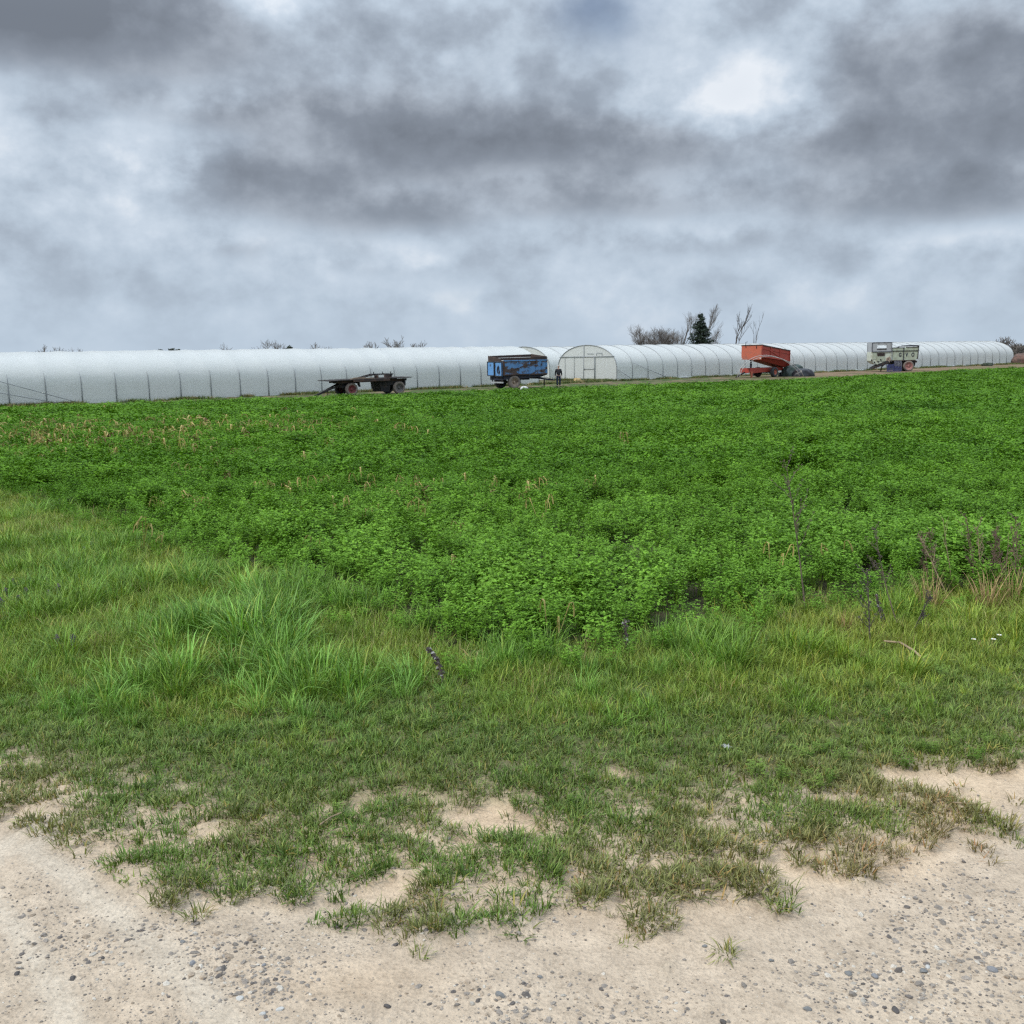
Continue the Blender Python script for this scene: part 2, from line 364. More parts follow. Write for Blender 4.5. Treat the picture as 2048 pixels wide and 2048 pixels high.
    tc = nt.nodes.new('ShaderNodeTexCoord')
    vo = nt.nodes.new('ShaderNodeTexVoronoi'); vo.inputs['Scale'].default_value = 85; vo.inputs['Randomness'].default_value = 1; nt.links.new(tc.outputs['Object'], vo.inputs['Vector'])
    f1 = nz(nt, 60, 6, .7); f2 = nz(nt, 9, 5, .6); f3 = nz(nt, 260, 3, .6)
    c = mixc(nt, 1.0, va.outputs['Color'], ramp(nt, f1, [(.28, (.66, .65, .64)), (.5, (1, 1, 1)), (.75, (1.14, 1.13, 1.11))]), 'MULTIPLY')
    c = mixc(nt, 1.0, c, ramp(nt, f2, [(.3, (.84, .82, .80)), (.62, (1.08, 1.07, 1.06))]), 'MULTIPLY')
    c = mixc(nt, .8, c, ramp(nt, f3, [(.30, (.62, .62, .62)), (.46, (1, 1, 1)), (1, (1.06, 1.06, 1.06))]), 'MULTIPLY')
    nt.links.new(c, bs.inputs['Base Color']); bs.inputs['Roughness'].default_value = .95; bs.inputs['Specular IOR Level'].default_value = .15
    ma = nt.nodes.new('ShaderNodeMath'); ma.operation = 'ADD'; nt.links.new(f1, ma.inputs[0]); nt.links.new(vo.outputs['Distance'], ma.inputs[1])
    bump(nt, bs, ma.outputs[0], .55, .008)
    for l, nm in ((0, 'ground'), (1, 'gravel_track'), (2, 'field'), (3, 'yard_strip')):
        Fl = F[lab == l]; used = np.unique(Fl); rm = np.full(len(X), -1); rm[used] = np.arange(len(used)); Fl = rm[Fl]
        me = bpy.data.meshes.new(nm); V = np.stack([X, Y, Z], 1)[used]
        me.vertices.add(len(V)); me.vertices.foreach_set('co', V.ravel())
        me.loops.add(Fl.size); me.loops.foreach_set('vertex_index', Fl.ravel().astype(np.int32))
        me.polygons.add(len(Fl)); me.polygons.foreach_set('loop_start', np.arange(0, Fl.size, 4, dtype=np.int32))
        me.polygons.foreach_set('use_smooth', np.ones(len(Fl), bool)); me.update(calc_edges=True); me.validate()
        a = me.attributes.new('soil', 'FLOAT_COLOR', 'POINT'); a.data.foreach_set('color', np.concatenate([col[used], np.ones((len(V), 1))], 1).ravel())
        me.materials.append(mt)
        o = bpy.data.objects.new(nm, me); COL.objects.link(o); o['kind'] = 'structure'
    return xs, ys, Z.reshape(ny, nx)
GX, GY, GZ = ground()
def gz(x, y):
    """height of the built ground"""
    x = np.asarray(x, float); y = np.asarray(y, float)
    i = np.clip(np.searchsorted(GX, x) - 1, 0, len(GX) - 2); j = np.clip(np.searchsorted(GY, y) - 1, 0, len(GY) - 2)
    tx = (x - GX[i]) / (GX[i + 1] - GX[i]); ty = (y - GY[j]) / (GY[j + 1] - GY[j])
    return GZ[j, i] * (1 - tx) * (1 - ty) + GZ[j, i + 1] * tx * (1 - ty) + GZ[j + 1, i] * (1 - tx) * ty + GZ[j + 1, i + 1] * tx * ty
def on(p): return Vector((p[0], p[1], float(gz(p[0], p[1]))))

# ------------------------------------------------------------------ scattering of what nobody could count
def np_mesh(name, V, F3, shade, mat):
    me = bpy.data.meshes.new(name); V = np.asarray(V, np.float32); F3 = np.asarray(F3, np.int32)
    me.vertices.add(len(V)); me.vertices.foreach_set('co', V.ravel()); me.loops.add(F3.size); me.loops.foreach_set('vertex_index', F3.ravel())
    me.polygons.add(len(F3)); me.polygons.foreach_set('loop_start', np.arange(0, F3.size, 3, dtype=np.int32)); me.update(calc_edges=True)
    a = me.attributes.new('shade', 'FLOAT_COLOR', 'POINT'); sh = np.asarray(shade, np.float32)
    if sh.ndim == 1: sh = np.repeat(sh[:, None], 3, 1)
    a.data.foreach_set('color', np.concatenate([sh, np.ones((len(V), 1), np.float32)], 1).ravel())
    me.materials.append(mat); return me
def proto_collection(name, meshes):
    c = bpy.data.collections.new(name)
    for k, me in enumerate(meshes):
        o = bpy.data.objects.new('%s_%02d' % (name, k), me); c.objects.link(o)
    return c
def scatter(name, pts, rot, scl, idx, tint, coll, label, cat):
    n = len(pts); me = bpy.data.meshes.new(name); me.vertices.add(n); me.vertices.foreach_set('co', np.asarray(pts, np.float32).ravel())
    def attr(nm, ty, key, arr): a = me.attributes.new(nm, ty, 'POINT'); a.data.foreach_set(key, np.ascontiguousarray(arr).ravel())
    attr('rot', 'FLOAT_VECTOR', 'vector', np.asarray(rot, np.float32)); scl = np.asarray(scl, np.float32)
    if scl.ndim == 1: scl = np.repeat(scl[:, None], 3, 1)
    attr('scl', 'FLOAT_VECTOR', 'vector', scl); attr('pick', 'INT', 'value', np.asarray(idx, np.int32))
    attr('tintc', 'FLOAT_COLOR', 'color', np.concatenate([np.asarray(tint, np.float32), np.ones((n, 1), np.float32)], 1))
    o = bpy.data.objects.new(name, me); COL.objects.link(o); tag(o, label, cat, kind='stuff')
    g = bpy.data.node_groups.new(name, 'GeometryNodeTree')
    g.interface.new_socket('Geometry', in_out='INPUT', socket_type='NodeSocketGeometry'); g.interface.new_socket('Geometry', in_out='OUTPUT', socket_type='NodeSocketGeometry')
    gi = g.nodes.new('NodeGroupInput'); go = g.nodes.new('NodeGroupOutput'); iop = g.nodes.new('GeometryNodeInstanceOnPoints')
    ci = g.nodes.new('GeometryNodeCollectionInfo'); ci.inputs['Collection'].default_value = coll; ci.inputs['Separate Children'].default_value = True; ci.inputs['Reset Children'].default_value = True
    def na(nm, ty): q = g.nodes.new('GeometryNodeInputNamedAttribute'); q.data_type = ty; q.inputs[0].default_value = nm; return q.outputs[0]
    L = g.links; L.new(gi.outputs[0], iop.inputs['Points']); L.new(ci.outputs[0], iop.inputs['Instance']); iop.inputs['Pick Instance'].default_value = True
    L.new(na('pick', 'INT'), iop.inputs['Instance Index']); L.new(na('scl', 'FLOAT_VECTOR'), iop.inputs['Scale'])
    er = g.nodes.new('FunctionNodeEulerToRotation'); L.new(na('rot', 'FLOAT_VECTOR'), er.inputs[0]); L.new(er.outputs[0], iop.inputs['Rotation'])
    L.new(iop.outputs[0], go.inputs[0])
    md = o.modifiers.new('scatter', 'NODES'); md.node_group = g
    return o

# ---- grass tufts
def grass_tuft(seed, n, length, spread, lean, width, seg=3, droop=.9):
    r = np.random.default_rng(seed); V = []; F = []; S = []
    for b in range(n):
        a = r.uniform(0, 2 * np.pi); rr = spread * np.sqrt(r.uniform()); p = np.array([rr * np.cos(a), rr * np.sin(a), -.008])
        az = a + r.normal(0, .9); L = length * r.uniform(.45, 1.15); w = width * r.uniform(.6, 1.25)
        th = abs(r.normal(0, lean)) + .08; side = np.array([-np.sin(az), np.cos(az), 0.]); side = side * np.cos(.5) + np.array([0, 0, np.sin(.5)]) * r.uniform(-.6, .6)
        cur = r.uniform(.3, 1.0) * droop; base = len(V); sh = r.uniform(.5, 1.6) * np.array([1, 1, 1.]); 
        if r.uniform() < .07: sh = np.array([1.8, 1.2, 1.2])
        for k in range(seg + 1):
            f = k / seg; ww = w * (1 - f) ** .7 * (.75 + .5 * min(1, f * 3)) if k < seg else 0
            if k < seg: V += [p - side * ww / 2, p + side * ww / 2]; S += [sh, sh]
            else: V.append(p.copy()); S.append(sh)
            t2 = th + cur * f * f * 1.4; p = p + (L / seg) * np.array([np.sin(t2) * np.cos(az), np.sin(t2) * np.sin(az), np.cos(t2)])
            if p[2] < .004: p[2] = .004
        for k in range(seg - 1):
            q = base + 2 * k; F += [(q, q + 1, q + 3), (q, q + 3, q + 2)]
        q = base + 2 * (seg - 1); F.append((q, q + 1, q + 2))
    return V, F, S
M_GRASS = leafmat('grass', .13, .45, var=.2, spec=.2)
G_SHORT = proto_collection('short_grass', [np_mesh('short_grass', *grass_tuft(100 + i, 18, .050, .026, .95, .0042, 3, 1.3), M_GRASS) for i in range(6)])
G_LONG = proto_collection('long_grass', [np_mesh('long_grass', *grass_tuft(200 + i, 20, .185, .045, .52, .0056, 4, 1.4), M_GRASS) for i in range(7)])
G_FINE = proto_collection('fine_grass', [np_mesh('fine_grass', *grass_tuft(300 + i, 24, .125, .06, .78, .0038, 3, 1.25), M_GRASS) for i in range(6)])
G_CLUMP = proto_collection('grass_clump', [np_mesh('grass_clump', *grass_tuft(350 + i, 85, .25, .07, .62, .0068, 4, 1.5), M_GRASS) for i in range(6)])
G_FAR = proto_collection('far_grass', [np_mesh('far_grass', *grass_tuft(400 + i, 26, .32, .25, .5, .02, 3, 1.0), M_GRASS) for i in range(4)])
def jit(col, n, s=.12): return np.clip(np.asarray(col)[None, :] * (1 + RNG.normal(0, s, (n, 1))) * (1 + RNG.normal(0, s * .4, (n, 3))), 0, 1)
def lerp(a, b, t): t = np.asarray(t)[:, None]; return np.asarray(a) * (1 - t) + np.asarray(b) * t
def verge_grass():
    # candidate spots on the verge
    n = 150000; Y = 2.5 + 19 * RNG.uniform(0, 1, n) ** 2.1; X = RNG.uniform(-1, 1, n) * (.62 * Y + 1.6)
    w = (.62 * Y + 1.6) * 19 * 2.1 * np.maximum((Y - 2.5) / 19, 1e-4) ** (1.1 / 2.1)      # area each spot stands for
    cv, t = cover(X, Y); fin = inside(FIELD, X, Y); ed = edge_dist(FIELD, X, Y); fd = np.where(fin, ed, -ed)
    dens = np.interp(Y, [2.5, 4, 6, 9, 14, 21], [1350, 1200, 850, 450, 250, 140])
    keep = RNG.uniform(0, 1, n) < np.clip(dens * w * 2 / n, 0, 1)
    keep &= RNG.uniform(0, 1, n) < cv
    keep &= fd < .22 + .15 * RNG.normal(0, 1, n)
    X, Y, cv, t, fd = (a[keep] for a in (X, Y, cv, t, fd)); n = len(X)
    yl = np.interp(X, LUSHX, LUSHY); lush = ss(-.55, .75, Y - yl + (fbm(X * 2.3, Y * 2.3, 9, 3) - .5) * 1.3)
    tuft = ss(.46, .68, fbm(X * 2.1, Y * 1.7, 5, 3))                                # rank tufts of long grass
    left = ss(-.2, -2.0, X) * ss(6.2, 8.0, Y); right = ss(.6, 1.6, X)
    yell = np.clip(left * .2 + right * .5 + ss(.5, .72, fbm(X * 1.1, Y * 1.1, 14, 3)) * .4, 0, 1)
    kind = np.where(lush < RNG.uniform(.12, .95, n), 0, np.where(RNG.uniform(0, 1, n) < tuft * .85 + .12 - .3 * left, 1, 2))
    dry = np.clip(1.0 - t * .75, 0, 1) * ss(.35, .62, fbm(X * 3.3, Y * 3.3, 44, 3))
    rgt = ss(.2, 1.5, X)
    P = np.stack([X, Y, gz(X, Y)], 1)
    # trampled short grass
    for kd, coll, nm, lab in ((0, G_SHORT, 'trampled_grass', 'short trampled olive grass growing in patches on the sandy edge of the track'),
                              (1, G_LONG, 'long_grass', 'long lush green grass blades standing in tufts on the verge'),
                              (2, G_FINE, 'meadow_grass', 'fine yellowish green meadow grass between the track and the crop')):
        k = kind == kd; m_ = int(k.sum())
        if kd == 0:
            tint = lerp((.092, .162, .032), (.155, .205, .044), np.clip(RNG.normal(.35, .3, m_) + .4 * rgt[k], 0, 1)); tint = lerp2(tint, (.23, .175, .085), np.clip(dry[k] * (.45 + .45 * rgt[k]) + .25 * (RNG.uniform(0, 1, m_) < .1), 0, 1))
            tint = lerp2(tint, (.140, .225, .034), lush[k] * .9); sc = RNG.uniform(.7, 1.25, m_) * (.85 + .5 * lush[k] + .25 * cv[k])
        elif kd == 1:
            tint = lerp((.130, .255, .036), (.215, .295, .036), np.clip(yell[k] + RNG.normal(0, .15, m_), 0, 1)); sc = RNG.uniform(.6, 1.15, m_) * (.32 + .78 * tuft[k]) * (.32 + .68 * lush[k])
        else:
            tint = lerp((.165, .245, .036), (.255, .28, .048), np.clip(yell[k] + RNG.normal(0, .2, m_), 0, 1)); tint = lerp2(tint, (.27, .21, .10), (RNG.uniform(0, 1, m_) < .07) * .8); sc = RNG.uniform(.6, 1.2, m_) * (.45 + .55 * lush[k])
        tint = tint * (1 + RNG.normal(0, .10, (m_, 1)))
        rot = np.stack([RNG.normal(0, .12, m_), RNG.normal(0, .12, m_), RNG.uniform(0, 6.28, m_)], 1)
        far = np.interp(Y[k], [5, 9, 20], [1, 1.15, 1.7])
        scatter(nm, P[k], rot, np.stack([sc * far, sc * far, sc], 1), RNG.integers(0, len(coll.objects), m_), np.clip(tint, .01, 1), coll, lab, 'grass')
def grass_clumps():
    n = 5200; Y = 3.9 + 8 * RNG.uniform(0, 1, n) ** 1.6; X = RNG.uniform(-1, 1, n) * (.6 * Y + .8)
    yl = np.interp(X, LUSHX, LUSHY); fin = inside(FIELD, X, Y); ed = edge_dist(FIELD, X, Y); fd = np.where(fin, ed, -ed)
    k = (Y > yl - .25) & (fd < -.12) & (RNG.uniform(0, 1, n) < .10 + .3 * ss(.7, .1, X) * ss(1.3, .6, Y - yl) + .8 * ss(.42, .62, fbm(X * 1.5, Y * 1.3, 5, 3)))
    X, Y = X[k], Y[k]; keep = []
    for i in range(len(X)):
        if all((X[i] - X[j]) ** 2 + (Y[i] - Y[j]) ** 2 > .0150 for j in keep): keep.append(i)
    X, Y = X[keep], Y[keep]; n = len(X); yell = np.clip(ss(.2, 1.6, X) * .8 + ss(-.8, -2.5, X) * ss(6, 8, Y) * .4 + RNG.normal(0, .15, n), 0, 1)
    tint = lerp((.155, .30, .055), (.25, .335, .048), yell) * (1 + RNG.normal(0, .1, (n, 1))); sc = RNG.uniform(.45, 1.0, n) * (.55 + .6 * ss(.40, .66, fbm(X * 2.1, Y * 1.7, 5, 3))) * (1 + .2 * ss(.6, -.4, X)) * np.interp(Y, [4, 5, 9], [.75, 1, .85]) * (.5 + .5 * ss(-.2, .5, Y - np.interp(X, LUSHX, LUSHY)))
    scatter('grass_clumps', np.stack([X, Y, gz(X, Y)], 1), np.stack([RNG.normal(0, .12, n), RNG.normal(0, .12, n), RNG.uniform(0, 6.28, n)], 1), sc, RNG.integers(0, 6, n), tint, G_CLUMP, 'large arching clumps of bright green grass on the verge', 'grass')
def lerp2(a, b, t): t = np.asarray(t)[:, None]; return a * (1 - t) + np.asarray(b)[None, :] * t
verge_grass(); grass_clumps()

# ---- the green fodder crop
def crop_plant(seed, stems, height, radius, leaves, size, spread=.5, stem=True):
    r = np.random.default_rng(seed); V = []; F = []; S = []
    for s in range(stems):
        a = r.uniform(0, 6.28); rr = radius * np.sqrt(r.uniform()); p = np.array([rr * np.cos(a), rr * np.sin(a), -.01]); H = height * r.uniform(.6, 1.1)
        az = a + r.normal(0, .6); ln = spread * r.uniform(.1, 1.0) * H; top = p + np.array([ln * np.cos(az), ln * np.sin(az), H])
        if stem:
            q = len(V); w = .0022 if size < .04 else .004
            V += [p + [w, 0, 0], p + [-w, 0, 0], top]; S += [(.8, .75, .7)] * 3; F.append((q, q + 1, q + 2))
        for l in range(leaves):
            f = 1 - (l / leaves) ** 1.5 * .8 - r.uniform(0, .06); c = p + (top - p) * f; la = r.uniform(0, 6.28); pet = size * r.uniform(.5, 1.3) * (1.1 - .5 * f)
            c = c + np.array([np.cos(la), np.sin(la), r.uniform(-.1, .5)]) * pet
            sh = r.uniform(.78, 1.22)
            for k in (-1, 0, 1):
                ba = la + k * r.uniform(.9, 1.3); el = r.uniform(-.35, .45); L = size * r.uniform(.8, 1.2); W = L * r.uniform(.46, .62)
                d = np.array([np.cos(ba) * np.cos(el), np.sin(ba) * np.cos(el), np.sin(el)]); sd = np.array([-np.sin(ba), np.cos(ba), r.uniform(-.35, .35)]); up = np.cross(d, sd) * .2 * W
                q = len(V); V += [c, c + d * L * .55 - sd * W / 2 + up, c + d * L, c + d * L * .55 + sd * W / 2 + up]; S += [(sh, sh, sh)] * 4; F += [(q, q + 1, q + 2), (q, q + 2, q + 3)]
    return V, F, S
M_CROP = leafmat('crop_leaf', .12, .55, var=.16, spec=.1)
C_NEAR = proto_collection('crop_near', [np_mesh('crop_near', *crop_plant(500 + i, 13, .25, .06, 9, .0225, .36), M_CROP) for i in range(8)])
C_MID = proto_collection('crop_mid', [np_mesh('crop_mid', *crop_plant(520 + i, 20, .29, .12, 4, .042, .4), M_CROP) for i in range(6)])
C_FAR = proto_collection('crop_far', [np_mesh('crop_far', *crop_plant(540 + i, 30, .32, .30, 3, .075, .3, False), M_CROP) for i in range(5)])
def crop():
    P = []; 
    for (y0, y1, dens, coll, nm, lab) in ((4.5, 14, 62, C_NEAR, 'fodder_crop', 'leafy green fodder crop at the near edge of the field'),
                                (13, 34, 19, C_MID, 'fodder_crop', 'leafy green fodder crop covering the middle of the field'),
                                (32, 150, 6.5, C_FAR, 'fodder_crop', 'green fodder crop stretching to the trailers and tunnels')):
        A = 0; ww = lambda y: .62 * y + 3
        n = int(dens * (y1 - y0) * (ww(y0) + ww(y1))); Y = RNG.uniform(y0, y1, n); X = RNG.uniform(-1, 1, n) * ww(y1)
        k = (np.abs(X) < ww(Y)); n2 = int(n * 1.0); X, Y = X[k], Y[k]
        # refill so that the density holds
        extra = int(dens * (y1 - y0) * (ww(y0) + ww(y1))) - len(X)
        Y2 = RNG.uniform(y0, y1, max(extra, 0) * 3); X2 = RNG.uniform(-1, 1, len(Y2)) * ww(y1); k2 = np.abs(X2) < ww(Y2); X = np.concatenate([X, X2[k2][:extra]]); Y = np.concatenate([Y, Y2[k2][:extra]])
        fin = inside(FIELD, X, Y); ed = edge_dist(FIELD, X, Y); fd = np.where(fin, ed, -ed)
        gap = fbm(X * 1.3, Y * 1.0, 70, 3); thin = ss(.42, .28, gap) * ss(20, 9, Y)
        k = (fd > .13 * RNG.normal(0, 1, len(X)) + .02 + .25 * (fbm(X * 2.5, Y * 2.5, 75, 3) - .5)) & (RNG.uniform(0, 1, len(X)) > thin * .45)
        X, Y, fd, gap = X[k], Y[k], fd[k], gap[k]; n = len(X)
        hn = fbm(X * 1.9, Y * 1.5, 71, 3); sc = (.56 + .85 * hn) * RNG.uniform(.7, 1.2, n) * (.5 + .5 * ss(0, .8, fd))
        tone = np.clip(fbm(X * .35, Y * .35, 72, 3) + RNG.normal(0, .14, n), 0, 1)
        tint = lerp((.066, .165, .009), (.125, .262, .016), tone)
        yellow = ss(14, 5.5, Y); tint = lerp2(tint, (.158, .312, .034), yellow * .8)
        lf = ss(-1.0, -4.5, X + .18 * (Y - 14)) * ss(30, 14, Y) * .0; tint = lerp2(tint, (.035, .085, .02), lf)
        z = gz(X, Y); rot = np.stack([RNG.normal(0, .1, n), RNG.normal(0, .1, n), RNG.uniform(0, 6.28, n)], 1)
        far = np.interp(Y, [8, 30, 100], [1, 1.1, 1.35])
        scatter(nm, np.stack([X, Y, z], 1), rot, np.stack([sc * far, sc * far, sc], 1), RNG.integers(0, len(coll.objects), n), tint, coll, lab, 'crop')
crop()

# ---- withered stalks standing in the crop
def dry_plant(seed):
    r = np.random.default_rng(seed); V = []; F = []; S = []
    for s in range(r.integers(3, 6)):
        a = r.uniform(0, 6.28); p = np.array([r.normal(0, .02), r.normal(0, .02), 0.]); H = r.uniform(.28, .46); hook = r.uniform(.03, .09); path = [p]
        lean = r.uniform(0, .35)
        for k in range(1, 5): path.append(p + np.array([np.cos(a) * lean * H * k / 4, np.sin(a) * lean * H * k / 4, H * k / 4]))
        tip = path[-1]; path.append(tip + np.array([np.cos(a) * hook, np.sin(a) * hook, .01])); path.append(tip + np.array([np.cos(a) * hook * 1.7, np.sin(a) * hook * 1.7, -.05])); path.append(tip + np.array([np.cos(a) * hook * 1.8, np.sin(a) * hook * 1.8, -.13]))
        sd = np.array([-np.sin(a), np.cos(a), 0]); sd2 = np.array([np.cos(a), np.sin(a), 0]); sh = r.uniform(.7, 1.2)
        for w in (sd, sd2):
            q = len(V)
            for k, c in enumerate(path):
                ww = .004 if k < 4 else .010 * r.uniform(.5, 1.2); V += [c - w * ww, c + w * ww]; S += [(sh,) * 3] * 2
            for k in range(len(path) - 1): F += [(q + 2 * k, q + 2 * k + 1, q + 2 * k + 3), (q + 2 * k, q + 2 * k + 3, q + 2 * k + 2)]
        for k in range(5):
            c = path[r.integers(3, 7)]; d = np.array([r.normal(0, .03), r.normal(0, .03), -r.uniform(.02, .06)]); q = len(V); V += [c, c + d * .6 + sd * .012, c + d]; S += [(sh * .9,) * 3] * 3; F.append((q, q + 1, q + 2))
    return V, F, S
M_DRY = leafmat('dry_stalk', .15, .8, var=.25)
C_DRY = proto_collection('dry_stalk', [np_mesh('dry_stalk', *dry_plant(600 + i), M_DRY) for i in range(7)])
def dry():
    X = []; Y = []; S = []
    for (px, py, sx, sy, n) in ((120, 850, 160, 22, 130), (430, 850, 160, 14, 80), (130, 890, 110, 14, 45), (60, 880, 70, 14, 30), (300, 870, 120, 18, 40), (560, 845, 160, 10, 40), (835, 975, 24, 20, 18), (1100, 985, 60, 16, 6), (760, 985, 50, 20, 12), (960, 970, 70, 16, 8), (470, 940, 60, 25, 16), (280, 1060, 12, 8, 3), (630, 1000, 150, 60, 12), (420, 1000, 150, 50, 10), (1250, 1050, 250, 90, 5), (1700, 1100, 60, 30, 1)):
        for k in range(n):
            p = at(px + RNG.normal(0, sx), py + RNG.normal(0, sy), .25)
            if p.y > 2 and p.y < 60: X.append(p.x); Y.append(p.y); S.append(1.0)
    X = np.array(X); Y = np.array(Y); k = inside(FIELD, X, Y); X, Y = X[k], Y[k]; n = len(X)
    sc = RNG.uniform(.45, .8, n) * np.interp(Y, [10, 22], [.9, 1.3]); wd = np.interp(Y, [8, 30], [.8, 1.9])
    tint = lerp((.48, .385, .165), (.36, .31, .13), RNG.uniform(0, 1, n)); tint = lerp2(tint, (.17, .10, .06), (RNG.uniform(0, 1, n) < .1) * .8)
    scatter('dry_stalks', np.stack([X, Y, gz(X, Y)], 1), np.stack([RNG.normal(0, .12, n), RNG.normal(0, .12, n), RNG.uniform(0, 6.28, n)], 1), np.stack([sc * wd, sc * wd, sc], 1), RNG.integers(0, 7, n), tint, C_DRY, 'withered tan stalks with drooping heads poking out of the crop', 'dry stalks')
dry()
def verge_weeds():
    n = 1500; Y = 3.4 + 8 * RNG.uniform(0, 1, n) ** 1.5; X = RNG.uniform(-1, 1, n) * (.6 * Y + .8); cv, t = cover(X, Y); fin = inside(FIELD, X, Y); ed = edge_dist(FIELD, X, Y); fd = np.where(fin, ed, -ed)
    k = (cv > .6) & (fd < -.05) & (RNG.uniform(0, 1, n) < .12 + .5 * ss(.55, .7, fbm(X * 1.6, Y * 1.6, 123, 3))) & (t > .5); X, Y = X[k], Y[k]; n = len(X); sc = RNG.uniform(.14, .30, n)
    tint = lerp((.10, .19, .025), (.17, .25, .05), RNG.uniform(0, 1, n))
    scatter('verge_weeds', np.stack([X, Y, gz(X, Y)], 1), np.stack([RNG.normal(0, .2, n), RNG.normal(0, .2, n), RNG.uniform(0, 6.28, n)], 1), np.stack([sc * 1.3, sc * 1.3, sc], 1), RNG.integers(0, 8, n), tint, C_NEAR, 'low broad-leaved weeds mixed into the verge grass', 'weeds')
verge_weeds()
# ------------------------------------------------------------------ materials of the built things
def film_mat(see=.06):
    mt, nt, bs = new_mat('polythene_film'); out = nt.nodes['Material Output']
    f = nz(nt, .9, 4, .6, 'Object', (1, .5, 2.2)); g = nz(nt, 7, 4, .6)
    c = mixc(nt, f, (.72, .735, .715), (.80, .81, .79)); c = mixc(nt, .35, c, ramp(nt, g, [(.3, (.82, .85, .82)), (.7, (1, 1, 1))]), 'MULTIPLY')
    nt.links.new(c, bs.inputs['Base Color']); bs.inputs['Roughness'].default_value = .35; bs.inputs['Specular IOR Level'].default_value = .2
    bump(nt, bs, f, .25, .05)
    tr = nt.nodes.new('ShaderNodeBsdfTranslucent'); nt.links.new(c, tr.inputs[0])
    a = nt.nodes.new('ShaderNodeMixShader'); a.inputs[0].default_value = .32; nt.links.new(bs.outputs[0], a.inputs[1]); nt.links.new(tr.outputs[0], a.inputs[2])
    tp = nt.nodes.new('ShaderNodeBsdfTransparent'); tp.inputs[0].default_value = (.95, .97, .96, 1)
    b = nt.nodes.new('ShaderNodeMixShader'); b.inputs[0].default_value = see; nt.links.new(a.outputs[0], b.inputs[1]); nt.links.new(tp.outputs[0], b.inputs[2]); nt.links.new(b.outputs[0], out.inputs[0])
    return mt
M_FILM = film_mat(); M_FILM2 = film_mat(.16)
M_GALV = painted('galvanised_tube', (.27, .285, .29), (.17, .17, .165), .62, 6, .5, .2)
M_BLUE = painted('worn_blue_paint', (.10, .235, .46), (.07, .045, .038),   .50, 1.5, .55, 0, (1, 1, 1.7), .035)
M_BLUE2 = painted('faded_blue_paint', (.12, .30, .60), (.05, .04, .04), .62, 2.2, .5, 0, None, .05)
M_RUST = painted('rusty_steel', (.085, .048, .034), (.04, .028, .026), .5, 3, .85)
M_BOARD = painted('dark_board', (.05, .033, .028), (.10, .06, .045), .55, 2.5, .85)
M_CHASS = painted('dark_blue_chassis', (.014, .018, .04), (.03, .025, .025), .55, 4, .7)
M_BLACK = painted('black_steel', (.018, .018, .02), (.05, .035, .028), .58, 4, .75)
M_TYRE = painted('dusty_tyre', (.20, .165, .14), (.07, .062, .06), .6, 5, .92)
M_DTYRE = painted('dark_tyre', (.045, .046, .05), (.09, .08, .075), .62, 5, .9)
M_REDRIM = painted('dark_red_rim', (.16, .035, .035), (.06, .03, .028), .58, 6, .7)
M_GREYRIM = painted('grey_rim', (.12, .11, .105), (.05, .04, .035), .55, 6, .7)
M_TANRIM = painted('dusty_rim', (.36, .28, .21), (.13, .09, .07), .52, 6, .8)
M_PINKRIM = painted('faded_pink_rim', (.36, .17, .15), (.20, .09, .08), .55, 5, .8)
M_REDLT = painted('sunbleached_red_paint', (.48, .115, .062), (.36, .11, .07), .55, 2, .6)  # front panel's extra light put into the red; stand and rims share it
M_RED = painted('red_paint', (.36, .048, .030), (.24, .05, .035), .6, 2.5, .55)
M_WOOD = painted('weathered_plank', (.27, .20, .14), (.11, .08, .06), .52, 3, .9, 0, (1, 9, 9))
M_DWOOD = painted('dark_plank', (.035, .03, .028), (.065, .05, .04), .58, 3, .9, 0, (1, 9, 9))
M_PALE = painted('pale_green_paint', (.40, .45, .35), (.27, .28, .20), .54, 2.2, .6, 0, None, .12)
M_PALE2 = painted('lighter_pale_green_paint', (.54, .58, .49), (.40, .40, .31), .56, 2.8, .6, 0, None, .1)  # lighter tone of the pale green, used on the intake housing
M_GREY = painted('grey_sheet_metal', (.36, .375, .385), (.24, .24, .24), .58, 3, .55)
M_CRATE = painted('blue_crate_plastic', (.045, .055, .17), (.07, .075, .13), .6, 6, .5)
M_CRATE2 = painted('grey_crate_plastic', (.13, .135, .17), (.08, .08, .10), .6, 6, .55)
M_TARP = painted('green_tarpaulin', (.03, .055, .045), (.018, .03, .026), .5, 1.6, .5)
M_BTARP = painted('black_plastic_sheet', (.014, .015, .02), (.035, .037, .045), .6, 2, .35)
M_PIPE = painted('white_hose', (.46, .43, .41), (.32, .30, .28), .62, 5, .5)
M_PAPER = painted('white_plastic', (.6, .6, .59), (.45, .45, .45), .6, 8, .6)
M_STRAW = painted('straw', (.50, .36, .17), (.34, .25, .12), .5, 8, .95)

